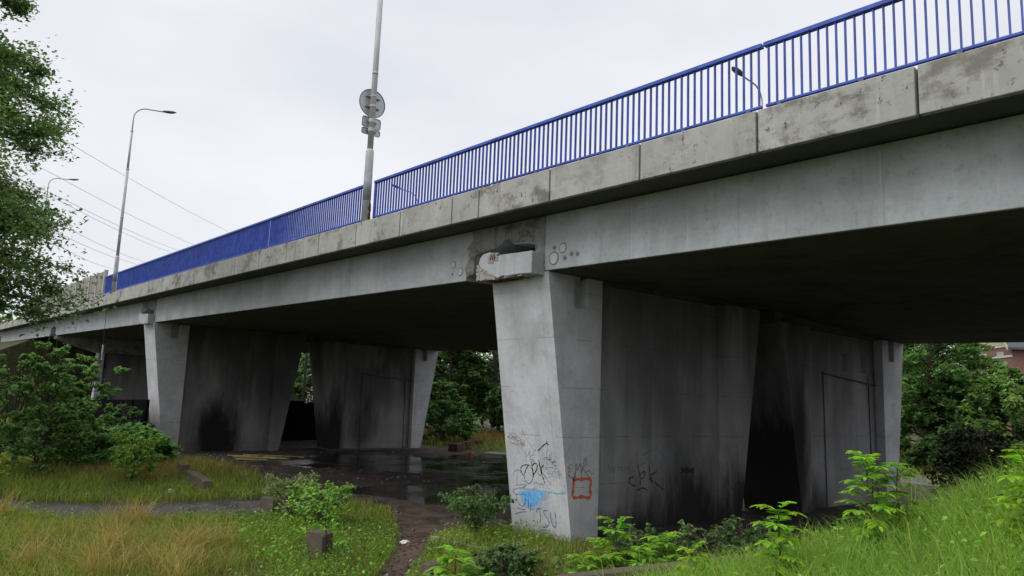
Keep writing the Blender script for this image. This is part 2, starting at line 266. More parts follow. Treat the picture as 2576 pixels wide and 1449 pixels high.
# ------------------------------------------------------------------ ground
def sst(a, b, x):
    t = np.clip((np.asarray(x, float) - a) / (b - a), 0, 1); return t * t * (3 - 2 * t)
def DR(X, Y): return -X * math.cos(YAW) + Y * math.sin(YAW), X * math.sin(YAW) + Y * math.cos(YAW)
def XY(d, r): return -d * math.cos(YAW) + r * math.sin(YAW), d * math.sin(YAW) + r * math.cos(YAW)
_ph = rng.uniform(0, 6.28, (24, 2)); _dir = rng.uniform(0, 6.28, 24); _fr = np.geomspace(.25, 3.2, 24)
def lump(X, Y, lo=0, hi=24):                                   # smooth value noise, about -1..1
    s = np.zeros(np.shape(X))
    for i in range(lo, hi): s = s + np.sin((X * np.cos(_dir[i]) + Y * np.sin(_dir[i])) * _fr[i] * 2.2 + _ph[i, 0]) / (1 + .35 * i)
    return s / 2.6
def track_mask(X, Y):
    xc = np.interp(Y, [-20, 2, 4, 6, 9.7, 13, 16], [-34, -27.5, -23.5, -22.2, -21.9, -22.5, -24])
    return (1 - sst(1.0, 1.7, np.abs(X - xc) + .25 * lump(X, Y, 8))) * (Y < 15)
def path_mask(X, Y):
    xc = np.interp(Y, [3, 6.5, 7.6, 9, 11, 12.8, 15], [-9.5, -11.2, -12.2, -13.7, -16.3, -18.8, -21])
    hw = np.interp(Y, [6, 8, 10, 11.5, 13], [.35, .45, .7, 1.5, 3])
    return (1 - sst(.75, 1.25, np.abs(X - xc) / hw + .25 * lump(X, Y, 10))) * (Y > 4) * (Y < 15)
def under_mask(X, Y):                                          # bare ground below the decks
    e = .5 * lump(X, Y, 4)
    return sst(11.0, 12.6, Y + e + 1.2 * sst(-30, -37, X)) * (1 - sst(27.5, 29.5, Y + e)) * (1 - .0 * X)
def bare_mask(X, Y): return np.clip(np.maximum.reduce([track_mask(X, Y), path_mask(X, Y), under_mask(X, Y)]), 0, 1)
def wet_field(X, Y):
    d, r = DR(X, Y)
    def el(dc, rc, a, b): return 1 - np.sqrt(((d - dc) / a) ** 2 + ((r - rc) / b) ** 2)
    f = np.maximum.reduce([el(39.5, -4.5, 6.5, 9.0), el(27.0, -1.6, 3.4, 4.2), el(33.5, .8, 3.2, 3.6), el(44.0, -1.2, 3.5, 4.0), el(24.6, -6.4, 1.0, 2.0)])
    f = f - .9 * np.maximum(0, 1 - np.sqrt(((d - 31.0) / 2.2) ** 2 + ((r + 6.2) / 3.6) ** 2))
    return f - .10 + .42 * lump(X, Y, 2)
def ground_h(X, Y):
    X = np.asarray(X, float); Y = np.asarray(Y, float); d, r = DR(X, Y)
    z = .06 + .025 * lump(X, Y, 6)
    z = z - .13 * sst(-.02, .22, wet_field(X, Y)) * sst(11.0, 12.2, Y)
    z = z + .40 * sst(-15.6, -12.8, X) * sst(7.8, 10.2, Y) * (1 - sst(30, 34, Y))
    b = np.clip(.9 + .28 * r, 0, 3.1) * sst(-3.2, -1.0, r) * (1 - sst(7.6, 11.4, d)) * (1 - sst(9.8, 13.5, Y))
    z = z + b * (1 + .04 * lump(X, Y, 4))
    return z - .10 * track_mask(X, Y) * (1 - sst(8, 12, Y)) * .3
def axis(lo, hi, step, far):
    a = list(np.arange(lo, hi, step)); s = step
    while a[-1] < far: s *= 1.28; a.append(a[-1] + s)
    s = step
    while a[0] > -far: s *= 1.28; a.insert(0, a[0] - s)
    return np.array(a)
ax, ay = axis(-50, 4, .22, 900), axis(-2, 36, .22, 900)
GX, GY = np.meshgrid(ax, ay); GZ = ground_h(GX, GY)
nxg, nyg = len(ax), len(ay)
V = np.stack([GX, GY, GZ], -1).reshape(-1, 3)
idx = np.arange(nxg * nyg).reshape(nyg, nxg)
F = np.stack([idx[:-1, :-1], idx[:-1, 1:], idx[1:, 1:], idx[1:, :-1]], -1).reshape(-1, 4)
bm_ = bare_mask(GX, GY).reshape(-1, 1); tm = track_mask(GX, GY).reshape(-1, 1); um = under_mask(GX, GY).reshape(-1, 1); pm = path_mask(GX, GY).reshape(-1, 1)
soil = np.array([.055, .06, .02]); dirt = np.array([.085, .062, .05]); gravel = np.array([.088, .078, .078]); mud = np.array([.048, .038, .034])
col = soil * (1 - bm_) + dirt * bm_
col = col * (1 - tm) + gravel * tm
col = col * (1 - um * (1 - .8 * pm)) + mud * um * (1 - .8 * pm)
n = N('earth'); at = n.t.nodes.new("ShaderNodeAttribute"); at.attribute_name = 'tint'
f1 = n.noise(1.6, 8, .7); f2 = n.noise(28, 5, .7); f3 = n.noise(6, 6, .7)
c_ = n.mix(n.ramp(f1, .35, .65), n.mix(1, at.outputs['Color'], (.62, .60, .60), 'MULTIPLY'), n.mix(1, at.outputs['Color'], (1.4, 1.36, 1.32), 'MULTIPLY'))
c_ = n.mix(n.ramp(f2, .5, .72, 0, .55), c_, n.mix(1, at.outputs['Color'], (1.9, 1.85, 1.8), 'MULTIPLY'))
ro = n.ramp(f1, .4, .6, .55, .95)
M['earth'] = n.out(c_, ro, n.math('ADD', n.math('MULTIPLY', f2, .5), f3), .6, .05)
g = fastmesh('ground', V, F, col.astype(np.float32), M['earth'])
g.data.polygons.foreach_set('use_smooth', [True] * len(g.data.polygons)); tag(g, kind='structure')

n = N('muddy water'); f = n.noise(2.0, 3); f2 = n.noise(.5, 5, .6)
M['water'] = n.out(n.mix(n.ramp(f2, .4, .6), (.022, .018, .015), (.040, .033, .028)), n.ramp(f2, .42, .62, .07, .30), f, .03, .02, spec=.5)
n.b.inputs['IOR'].default_value = 1.33
wx = np.arange(-48, -14, .5); wy = np.arange(11.4, 36, .5)
b = MB(); b.add([(-49, 11.2, .018), (-14.6, 11.2, .018), (-14.6, 38, .018), (-49, 38, .018)], [(0, 1, 2, 3)])
tag(b.build('puddle', M['water']), kind='structure')
n = N('asphalt'); f = n.noise(40, 4, .7); M['asphalt'] = n.out(n.mix(f, (.10, .10, .105), (.16, .16, .165)), .85, f, .3)
b = MB(); b.box(-30, 90, 39.5, 45.5, -.2, .085); tag(b.build('road', M['asphalt']), kind='structure')

# ------------------------------------------------------------------ viaduct
SL = -.0155
def zs(X): return 6.0 + SL * X                                # underside of the near girder at its outer face
J = [16.29, -13.31, -42.91, -70.4, -104]                      # expansion joints
YN, YM = 10.85, 19.65
CF = .0145
def deck(name, label, mirror):
    root = empty(name, (J[1], 10 if not mirror else 29.3, zs(J[1])), label, 'bridge')
    my = (lambda y: 2 * YM - y) if mirror else (lambda y: y)
    dz = (lambda X: -.245) if mirror else (lambda X: 0)
    for a, c in zip(J[1:], J[:-1]):
        lo = [(a + .02, 1.22), (a + .02, .86), (a + .10, .84), (a + .33, .71), (a + .85, .68), (a + 1.1, .60), (a + 1.115, .10), (a + 1.41, .10), (a + 1.42, 0)]
        hi = [(c - 1.44, 0), (c - 1.44, .10), (c - 1.13, .15), (c - 1.11, .59), (c - .84, .66), (c - .36, .68), (c - .13, .78), (c - .02, .86), (c - .02, 1.22)]
        if mirror: lo = [(a + .02, 1.22), (a + .02, 0)]; hi = [(c - .02, 0), (c - .02, 1.22)]
        pts = lo + hi
        mb = MB(); mb.prism([(x, my(YN), zs(x) + z + dz(x)) for x, z in pts], [(x, my(19.645), zs(x) + z + dz(x) + ((CF if not mirror else .0415) * 8.795)) for x, z in pts])
        mb.build('girder', M['beam'], root, .012)
        cf2 = CF if not mirror else .0415
        mb = MB(); x_a, x_b = a + (1.423 if not mirror else .03), c - (1.445 if not mirror else .03)
        mb.prism([(x_a, my(YN + .03), zs(x_a) + dz(x_a) + .004), (x_b, my(YN + .03), zs(x_b) + dz(x_b) + .004), (x_b, my(YN + .03), zs(x_b) + dz(x_b) - .012), (x_a, my(YN + .03), zs(x_a) + dz(x_a) - .012)], [(x_a, my(19.64), zs(x_a) + dz(x_a) + .004 + cf2 * 8.76), (x_b, my(19.64), zs(x_b) + dz(x_b) + .004 + cf2 * 8.76), (x_b, my(19.64), zs(x_b) + dz(x_b) - .012 + cf2 * 8.76), (x_a, my(19.64), zs(x_a) + dz(x_a) - .012 + cf2 * 8.76)])
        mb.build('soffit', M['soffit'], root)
        mb = MB(); mb.box(a + .012, c - .012, *sorted((my(10.07), my(19.645))), 7.24 + dz(a) , 7.86 + dz(a), sl=SL)
        mb.build('deck_slab', M['slab'], root)
    return root
near = deck('road_bridge', 'near carriageway deck, long grey concrete road bridge with blue railing on its edge', False)
far = deck('road_bridge', 'far carriageway deck of the bridge, dark underside beyond the gap between the pier halves', True)
# dirty bearing zone of the near girder above the two visible bearings: thin stained skin on the web, and pale round patches
for k, j in enumerate(J[1:3]):
    mb = MB()
    mb.prism([(j + .03, YN - .006, zs(j) + 1.21), (j + .03, YN - .006, zs(j) + .87), (j + .34, YN - .006, zs(j) + .72), (j + .85, YN - .006, zs(j) + .69), (j + 1.09, YN - .006, zs(j) + .61), (j + 1.11, YN - .006, zs(j) + .11), (j + 1.40, YN - .006, zs(j) + .11), (j + 1.41, YN - .006, zs(j) + 1.19)],
             [(j + .03, YN + .02, zs(j) + 1.21), (j + .03, YN + .02, zs(j) + .87), (j + .34, YN + .02, zs(j) + .72), (j + .85, YN + .02, zs(j) + .69), (j + 1.09, YN + .02, zs(j) + .61), (j + 1.11, YN + .02, zs(j) + .11), (j + 1.40, YN + .02, zs(j) + .11), (j + 1.41, YN + .02, zs(j) + 1.19)])
    mb.build('stained_end', M['dirtybeam'], near)
    L_ = [(j - .03, .87), (j - .13, .79), (j - .36, .69), (j - .84, .67), (j - 1.10, .60), (j - 1.12, .16), (j - 1.3, .13), (j - 1.42, .115), (j - 1.5, .3), (j - 1.34, .55), (j - 1.45, .8), (j - 1.2, 1.0), (j - 1.25, 1.2), (j - .03, 1.21)]
    mb = MB(); mb.prism([(x, YN - .006, zs(x) + z) for x, z in L_], [(x, YN + .02, zs(x) + z) for x, z in L_])
    mb.build('stained_end', M['dirtybeam'], near)
def disc_xz(x, z, r, y, th=.006, n=18, k=1.0):
    a = [(x + r * math.cos(i * 2 * math.pi / n), y, z + k * r * math.sin(i * 2 * math.pi / n)) for i in range(n)]
    return a, [(p[0], y - th, p[2]) for p in a]
M['patch'] = plain('pale repair mortar', (.50, .50, .48), .8, .15, 20)
M['core'] = plain('dark core hole mortar', (.17, .17, .17), .9, .2, 20)
for x, z, r, mt in [(-11.35, 6.61, .09, 'patch'), (-11.61, 6.65, .045, 'core'), (-11.62, 6.42, .12, 'patch'), (-11.28, 6.39, .05, 'core'), (-11.08, 6.45, .045, 'core'), (-10.91, 6.43, .045, 'core'), (-15.3, 6.69, .075, 'patch'), (-14.99, 6.48, .09, 'patch'), (-15.32, 6.45, .03, 'core'), (-14.68, 6.95, .06, 'spall')]:
    if mt == 'patch': mb = MB(); mb.prism(*disc_xz(x, z, r * 1.25, YN, .004)); mb.build('mortar_ring', M['core'], near)
    mb = MB(); mb.prism(*disc_xz(x, z, r, YN, .009)); mb.build('mortar_patch', M[mt], near)
# fascia panels
jx = [(-13.18 + 2.335 * i) for i in range(0, 7)]
edges = [(jx[i], jx[i + 1]) for i in range(6)]
x = -13.18; lst = [1.03, 2.3] + [2.335] * 10 + [2.335, 2.45, 1.45] + [2.45] * 24
for w in lst: edges.append((x - w, x)); x -= w
for i, (a, c) in enumerate(sorted(edges, reverse=True)):
    g_ = .05 if abs(c + 13.18) > .1 else .05
    mb = MB(); mb.box(a + .018, c - g_ / 2, 9.95, 10.06, 7.19, 7.865, sl=SL)
    mb.build('fascia_panel', M['panel'], near, .012)

# piers -------------------------------------------------------------
M['conduit'] = plain('dull conduit', (.085, .085, .088), .7, .2, 6)
def ribbon(paths, w, P, nrm):
    """paint strokes: smoothed ribbons laid 3 mm proud of a face; P maps 2-D face coordinates to space"""
    mb = MB()
    for q, pts in enumerate(paths):
        pts = [np.array(p) for p in pts]; sm = []
        for i in range(len(pts) - 1):
            p0, p1, p2, p3 = pts[max(i - 1, 0)], pts[i], pts[i + 1], pts[min(i + 2, len(pts) - 1)]
            for t in np.linspace(0, 1, 6, endpoint=False):
                sm.append(.5 * ((2 * p1) + (p2 - p0) * t + (2 * p0 - 5 * p1 + 4 * p2 - p3) * t * t + (3 * p1 - p0 - 3 * p2 + p3) * t ** 3))
        sm.append(pts[-1]); vs = []; k = len(sm)
        for i, p in enumerate(sm):
            t = sm[min(i + 1, k - 1)] - sm[max(i - 1, 0)]; t = t / (np.linalg.norm(t) + 1e-9); nn = np.array([-t[1], t[0]])
            ww = 1.35 * w / 2 * (.75 + .25 * math.sin(i * 1.3 + q)); lift = Vector(nrm) * (.003 + .0007 * q)
            vs += [Vector(P(*(p + nn * ww))) + lift, Vector(P(*(p - nn * ww))) + lift]
        mb.add(vs, [(2 * i, 2 * i + 1, 2 * i + 3, 2 * i + 2) for i in range(k - 1)])
    return mb
YT = lambda z: 10.88 + .158 * (6.1 - z)                        # battered outer face of the end columns
def pier(j, label, main):
    root = empty('bridge_pier', (j + .55, YM, 0), label, 'pier', 'piers under the bridge')
    XR, XL = j + 1.51, j - .42; top = zs(j) - .04; bot = -.35
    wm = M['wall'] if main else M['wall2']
    cols = []
    for half in (0, 1):
        my = (lambda y: y) if half == 0 else (lambda y: 2 * YM - y)
        td = 0 if half == 0 else -.22
        o = [(YT(top), top), (12.57, top), (12.57, bot), (YT(bot), bot)]
        sl0, sl1, sb = 11.67, 12.10, top - .72
        fr = [(YT(top), top), (sl0, top), (sl0, sb), (sl1, sb), (sl1, top), (12.57, top), (12.57, bot), (YT(bot), bot)]
        mb = MB(); mb.prism([(XL, my(y), z + td * (z > 3)) for y, z in o], [(XR - .30, my(y), z + td * (z > 3)) for y, z in o])
        mb.prism([(XR - .31, my(y), z + td * (z > 3)) for y, z in fr], [(XR, my(y), z + td * (z > 3)) for y, z in fr])
        cols.append(mb.build('column', M['pier'], root))
        i_ = [(17.53, top), (17.53, bot), (18.0 - .182 * bot * -1, bot), (19.1, top)]
        mb = MB(); mb.prism([(XL, my(y), z + td * (z > 3)) for y, z in i_], [(XR, my(y), z + td * (z > 3)) for y, z in i_])
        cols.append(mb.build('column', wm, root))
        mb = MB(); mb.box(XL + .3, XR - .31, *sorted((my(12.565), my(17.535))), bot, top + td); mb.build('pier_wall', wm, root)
        # crosshead with projecting bearing stub
        z0, z1 = zs(j) - .03 + td, zs(j) + .50 + td
        rs = random.Random(21 if main else 22)
        out_ = [(j - .45, .40), (j - .36, .49), (j - .10, .515), (j + .02, .46), (j + .12, .40), (j + .40, .42), (j + .9, .41), (j + 1.37, .40), (j + 1.375, -.09), (j + .95, -.085), (j + .55, -.10), (j + .40, -.07), (j + .22, -.11), (j + .05, -.05), (j - .10, -.02), (j - .20, .05), (j - .33, .09), (j - .40, .17), (j - .47, .20), (j - .50, .30)]
        out_ = [(x + rs.uniform(-.012, .012), z + zs(x) + rs.uniform(-.01, .01)) for x, z in out_]
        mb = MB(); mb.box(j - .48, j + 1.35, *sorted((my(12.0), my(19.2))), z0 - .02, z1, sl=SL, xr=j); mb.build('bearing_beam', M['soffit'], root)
        a, c = j - .50, j + 1.37
        mb = MB(); mb.prism([(x, my(10.50), z + td) for x, z in out_], [(x, my(12.0), z + td) for x, z in out_])
        mb.build('crosshead', M['beam'] if half == 0 else M['wall'], root, .02)
        if half: 
            for yy in (23.25, 26.35):
                mb = MB(); mb.tube([(XR - .29, yy, bot), (XR - .29, yy - .12, 4.6)], .016, 6); mb.build('conduit', M['conduit'], root)
            mb = MB(); mb.tube([(XR - .27, 23.1, 4.62), (XR - .27, 26.8, 4.35)], .03, 6); mb.build('conduit', M['conduit'], root)
            for yy in (24.5, 25.8):
                mb = MB(); mb.box(XR - .33, XR - .3, yy, yy + .26, 4.75, 5.35); mb.build('wall_slot', M['conduit'], root)
    if main:
        # broken corner of the stub, bare aggregate and exposed bars
        r_ = random.Random(3); mb = MB()
        for _ in range(150):
            x = j - .50 + abs(r_.gauss(0, .26)); z = zs(j) - .10 + r_.random() * (.34 - .42 * min(1, (x - j + .5) / .7)); s = r_.uniform(.02, .05)
            if z < zs(j) - .12 or x > j + .25: continue
            mb.box(x - s, x + s, 10.50 - r_.uniform(.004, .03), 10.56, z - s * .7, z + s * .7)
        mb.build('spalled_patch', M['spall'], root); mb = MB()
        for _ in range(70):
            x = j + r_.uniform(-.12, .22); z = zs(j) + r_.uniform(  .27, .46); s = r_.uniform(.015, .04)
            mb.box(x - s, x + s, 10.50 - r_.uniform(.004, .022), 10.56, z - s, z + s * .8)
        mb.build('spalled_patch', M['spall'], root); mb = MB()
        for _ in range(260):
            x = j + r_.uniform(-.45, 1.0); y = r_.uniform(10.56, 10.95); s = r_.uniform(.02, .07); zz = zs(j) - .095 + (y - 10.52) * .02
            mb.box(x - s, x + s, y - s * .6, y + s * .6, zz - .035, zz + .02)
        mb.build('spalled_patch', M['spall'], root)
        for q, (p0, p1) in enumerate([((-.3, 10.6), (1.0, 10.62)), ((-.35, 10.72), (.9, 10.74)), ((-.3, 10.84), (.7, 10.86)), ((-.1, 10.53), (.05, 10.95)), ((.35, 10.53), (.5, 10.95)), ((.8, 10.53), (.9, 10.9))]):
            mb = MB(); mb.tube([(j + p0[0], p0[1], zs(j) - .135), (j + p1[0], p1[1], zs(j) - .13)], .012, 6); mb.build('reinforcing_bar', M['rust'], root)
        for q in (0, 1, 2):
            mb = MB(); mb.tube([(j - .02 + .07 * q, 10.47, zs(j) + .31), (j - .01 + .07 * q, 10.475, zs(j) + .44)], .011, 6); mb.build('reinforcing_bar', M['rust'], root)
        near_face = lambda x, z: (x, YT(z), z)
        nn = Vector((0, -1, -.158)).normalized()
        cxp, czp = -12.95, 1.24
        fade = [(cxp + (p[0] - cxp) * 1.32 + .06, czp + (p[1] - czp) * 1.25 - .02) for p in BLUE_PATCH]
        mb = MB(); mb.add([Vector(near_face(*p)) + nn * .0012 for p in fade], [tuple(range(len(fade)))]); o = mb.build('graffiti', INK['fade'], cols[0]); o['label'] = 'thin pale blue overspray round the blue block'
        mb = MB(); mb.add([Vector(near_face(*p)) + nn * .002 for p in BLUE_PATCH], [tuple(range(len(BLUE_PATCH)))]); o = mb.build('graffiti', INK['patch'], cols[0]); o['label'] = 'sprayed light blue block of paint'
        names = dict(deroy='maroon marker tag reading DEROY', arrow='thick blue arrow mark', the='blue letters tHe', five='blue figure 5', m='pale blue letter M', sak='black spray tag SAK', doga='small grey scribbled tag', tee='blue T shaped arrow', loop='blue looping scrawl', cyan='pale cyan sweep', lines='thin grey scrawl', end='white scratched scrawl', tsu='dark blue letters TSU over two curved strokes', emr='black outline tag EMR', sq='orange square outline', twelve='white scribble with a figure 2', perk='black tag reading ePK', teal='faint teal block letters', whhe='faint grey letters', block='black paint dash', tri='black triangle scrawl')
        for n_, c_, w_, paths in GRAFFITI:
            nm, _, face = n_.partition('@')
            if face == '': o = ribbon(paths, w_, near_face, nn).build('graffiti', INK[c_], cols[0])
            elif face == 'wall': o = ribbon(paths, w_, lambda y, z: (XR - .31, y, z), (1, 0, 0)).build('graffiti', INK[c_], [c for c in root.children if c.name.startswith('pier_wall')][0])
            else: o = ribbon(paths, w_, lambda y, z: (XR, y, z), (1, 0, 0)).build('graffiti', INK[c_], cols[0] if face == 'col' else cols[1])
            o['label'] = names[nm]
    else:
        mb = MB(); mb.box(XL - .3, XR + .3, 21.1, 27.9, -.3, .12); mb.build('plinth', M['block'], root, .03)
    return root
INK['fade'] = plain('thin blue overspray', (.36, .43, .56), .7, .12, 6)
INK['patch'] = plain('light blue spray paint', (.17, .45, .92), .6, .25, 9)
pier(J[1], 'nearest concrete pier, graffiti on its tapering end column, broken bearing on top', True)
pier(J[2], 'second pier beyond the puddle, sooty walls darkened by painted shade and a burnt patch at its foot', False)
# third pier: narrower, set back under a tapering cantilever crosshead
j = J[3]; root = empty('bridge_pier', (j + 1, YM, 0), 'farthest pier, slim pale column set back under a tapering crosshead behind the bushes', 'pier', 'piers under the bridge')
mb = MB(); mb.box(j + .6, j + 1.5, 14.0, 14.45, -.3, 5.95); mb.build('column', M['pier'], root)
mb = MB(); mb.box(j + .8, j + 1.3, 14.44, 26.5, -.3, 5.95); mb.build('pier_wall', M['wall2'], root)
sec = [(10.9, 7.05), (10.9, 6.8), (14.0, 5.9), (25.3, 5.9), (28.3, 6.6), (28.3, 6.8), (19.6, 7.1)]
mb = MB(); mb.prism([(j + .3, y, z) for y, z in sec], [(j + 1.7, y, z) for y, z in sec]); mb.build('crosshead', M['dirtybeam'], root, .02)

b = MB(); sec = [(-4, 0), (8, 6.1), (10.4, 7.3), (29, 7.3), (31.5, 6.0), (40, 0)]
b.prism([(-78, y, z - .3) for y, z in sec], [(-260, y, z + 4) for y, z in sec])
tag(b.build('embankment', plain('embankment soil', (.05, .055, .025), .95, .4, 3, bump=.5)), kind='structure')

# railing panels ------------------------------------------------------
def zt(X): return 7.865 + SL * X
M['bluedark'] = M['blue']
baluster_me = None
def railing(x0, x1, label, ends=()):
    global baluster_me
    root = empty('railing_panel', (x0, 10.12, zt(x0)), label, 'railing', 'blue railing panels along the bridge edge')
    mb = MB(); mb.box(x0, x1, 10.07, 10.17, 1.075 + zt(x0), 1.145 + zt(x0), sl=SL, xr=x0); mb.build('handrail', M['blue'], root, .008)
    mb = MB(); mb.box(x0 + .02, x1 - .02, 10.09, 10.15, .085 + zt(x0), .125 + zt(x0), sl=SL, xr=x0); mb.build('bottom_rail', M['blue'], root, .006)
    k = max(2, int(round((x1 - x0) / .137)))
    for i in range(k):
        xx = x0 + (i + .5) * (x1 - x0) / k
        if baluster_me is None:
            mb = MB(); mb.box(-.0075, .0075, -.025, .025, .12, 1.08); o = mb.build('baluster', M['blue']); baluster_me = o.data
        else: o = bpy.data.objects.new('baluster', baluster_me); C.objects.link(o)
        o.parent = root; o.location = (xx - x0, 0, zt(xx) - zt(x0))
    for i in range(max(2, int((x1 - x0) / 1.05))):
        xx = x0 + .25 + i * (x1 - x0 - .5) / max(1, int((x1 - x0) / 1.05) - 1)
        mb = MB(); mb.box(xx - .035, xx + .035, 10.09, 10.15, zt(xx) - .02, zt(xx) + .09); mb.build('foot', M['lampglass'], root)
    for xx in ends:
        mb = MB(); mb.box(xx - .018, xx + .018, 10.09, 10.15, zt(xx), zt(xx) + 1.08); mb.build('post', M['blue'], root)
railing(-6.13, .66, 'blue railing panel at the right, nearest and largest, cut off by the frame')
railing(-12.963, -6.168, 'blue railing panel with a curved lamp showing through its right end')
railing(-18.22, -12.977, 'short blue railing panel starting right beside the tall lamp pole with the round sign', (-18.20, -18.16))
railing(-25.513, -18.80, 'blue railing panel just left of the lamp pole with the round sign', (-18.82,))
railing(-32.313, -25.527, 'second blue railing panel left of the pole with the round sign')
railing(-39.113, -32.327, 'third blue railing panel left of the pole with the round sign')
railing(-47.25, -39.127, 'blue railing panel ending at the whole lamp on the left')
railing(-50.1, -47.95, 'short blue railing piece between the left lamp and the concrete noise barrier')
# joint cover: little steel shoe at panel joints
# noise barrier --------------------------------------------------------
root = empty('noise_barrier', (-50.4, 10.12, zt(-50)), 'grey concrete noise barrier of upright panels and pale posts beyond the blue railing', 'noise barrier')
xs = [-50.2 - 2.05 * i for i in range(14)]
for a in xs:
    mb = MB(); mb.box(a - .11, a + .11, 10.0, 10.2, zt(a), zt(a) + 1.55); mb.build('post', M['lightpost'], root)
    mb = MB(); mb.box(a - 1.94, a - .11, 10.06, 10.14, zt(a), zt(a) + 1.5); mb.build('panel', M['barrier'], root)

# lamps ---------------------------------------------------------------
def lamp(x, y, z, H, label, far_side=False, head_dx=0):
    s = -1 if far_side else 1
    root = empty('street_lamp', (x, y, z), label, 'street lamp', 'street lamps on the bridge')
    top = H - 1.6
    mb = MB(); mb.tube([(x, y, z - .1), (x, y, z + 2.05), (x, y, z + 2.12)], [.115, .115, .095], 14); mb.build('lower_pole', M['galv'], root, smooth=True)
    mb = MB(); mb.tube([(x, y, z + .62), (x, y, z + 1.45)], .1185, 14); mb.build('painted_band', M['greypaint'], root, smooth=True)
    mb = MB(); mb.tube([(x, y, z + 2.1), (x, y, z + top * .757)], [.085, .08], 12); mb.build('middle_pole', M['galv'], root, smooth=True)
    mb = MB(); mb.tube([(x, y, z + top * .757), (x, y, z + top), ], [.064, .06], 12); mb.build('upper_pole', M['galv'], root, smooth=True)
    for zz, rr in ((top * .757, .09), (top, .075), (4.4, .088), (3.4, .09)):
        if zz < H: mb = MB(); mb.tube([(x, y, z + zz - .04), (x, y, z + zz + .04)], rr, 12); mb.build('collar', M['galv'], root, smooth=True)
    arm = [(x, y, z + top)] + [(x, y + s * (.75 - .75 * math.cos(t)), z + H - .8 + .75 * math.sin(t)) for t in np.linspace(0, 1.45, 9)] + [(x, y + s * 1.55, z + H + .03)]
    mb = MB(); mb.tube(arm, .038, 10); mb.build('arm', M['galv'], root, smooth=True)
    hx = [(y + s * 1.5, .045), (y + s * 1.62, .09), (y + s * 1.9, .13), (y + s * 2.15, .12), (y + s * 2.33, .04)]
    mb = MB(); n_ = 12; vs = []
    for i, (yy, rr) in enumerate(hx):
        vs += [(x + 1.35 * rr * math.cos(q * 2 * math.pi / n_), yy, z + H + .03 + .04 * i + rr * .62 * math.sin(q * 2 * math.pi / n_)) for q in range(n_)]
    mb.add(vs, [(i * n_ + q, i * n_ + (q + 1) % n_, (i + 1) * n_ + (q + 1) % n_, (i + 1) * n_ + q) for i in range(4) for q in range(n_)] + [tuple(range(n_)), tuple(range(4 * n_, 5 * n_))])
    mb.build('lamp_head', M['lampglass'], root, smooth=True)
    return root
lc = lamp(-18.55, 10.06, zt(-18.55), 11.2, 'tall grey lamp pole carrying a round sign, its top cut off by the frame')
mb = MB(); r_ = random.Random(8)
for _ in range(34):
    a = r_.uniform(.25, .95); zz = zt(-18.55) + r_.uniform(.0, .58); s = r_.uniform(.012, .03)
    px, py = -18.55 + .112 * math.cos(a), 10.06 + .112 * math.sin(a) * .9
    mb.box(px - s, px + s, py - s, py + s, zz - s * 1.6, zz + s * 1.6)
mb.build('rust_patch', M['rust'], lc)
lamp(-47.6, 10.06, zt(-47.6), 11.25, 'grey street lamp standing whole against the sky at left')
lamp(-77, 10.06, zt(-77), 12.5, 'farthest street lamp at left, half hidden by the big tree')
lamp(-18.0, 29.45, 7.9, 10.05, 'street lamp on the far side, curved arm showing through the railing at right', True)
lamp(-47.0, 29.75, 8.35, 10.1, 'distant lamp arm low behind the railing bars, right of the pole with the sign', True)

# traffic sign on the pole ------------------------------------------------
sx = -18.72
root = empty('traffic_sign', (sx, 10.12, 11.30), 'round traffic sign seen from its grey back, strapped to the tall lamp pole', 'traffic sign')
nn_ = 40; a = [(sx, 10.12 + .415 * math.cos(i * 2 * math.pi / nn_), 11.71 + .415 * math.sin(i * 2 * math.pi / nn_)) for i in range(nn_)]
mb = MB(); mb.prism(a, [(p[0] - .02, p[1], p[2]) for p in a]); mb.build('disc', M['signback'], root, .006)
mb = MB(); mb.tube([(p[0] + .008, p[1], p[2]) for p in a] + [(a[0][0] + .008, a[0][1], a[0][2])], .012, 6, False); mb.build('rim', M['lampglass'], root)
for z_ in (11.56, 11.86):
    mb = MB(); mb.box(sx + .02, sx + .05, 9.90, 10.34, z_ - .02, z_ + .02); mb.build('bracket', M['lampglass'], root)
    mb = MB(); mb.tube([(-18.55, 10.06, z_ - .025), (-18.55, 10.06, z_ + .025)], .094, 12); mb.build('strap', M['galv'], root)
def plate(z0, z1, label):
    root = empty('sign_plate', (sx, 10.13, z0), label, 'sign plate', 'small sign plates under the round sign')
    y0, y1, r = 9.84, 10.43, .06; pts = []
    for cy_, cz_, a0 in ((y1 - r, z1 - r, 0), (y0 + r, z1 - r, 90), (y0 + r, z0 + r, 180), (y1 - r, z0 + r, 270)):
        pts += [(sx, cy_ + r * math.cos(R(a0 + t)), cz_ + r * math.sin(R(a0 + t))) for t in (0, 30, 60, 90)]
    mb = MB(); mb.prism(pts, [(p[0] - .018, p[1], p[2]) for p in pts]); mb.build('plate', M['signback'], root)
    mb = MB(); mb.tube([(p[0] + .006, p[1], p[2]) for p in pts] + [(pts[0][0] + .006, pts[0][1], pts[0][2])], .010, 6, False); mb.build('rim', M['lampglass'], root)
    zc = (z0 + z1) / 2
    mb = MB(); mb.box(sx + .02, sx + .05, 9.98, 10.28, zc - .02, zc + .02); mb.build('bracket', M['lampglass'], root)
    mb = MB(); mb.tube([(-18.55, 10.06, zc - .05), (-18.55, 10.06, zc - .02), (-18.55, 10.06, zc + .05)], .094, 12); mb.build('strap', M['galv'], root)
plate(10.97, 11.28, 'upper, taller rounded plate seen from behind, just under the round sign')
plate(10.76, 10.945, 'lower, flatter rounded plate seen from behind, lowest on the sign pole')

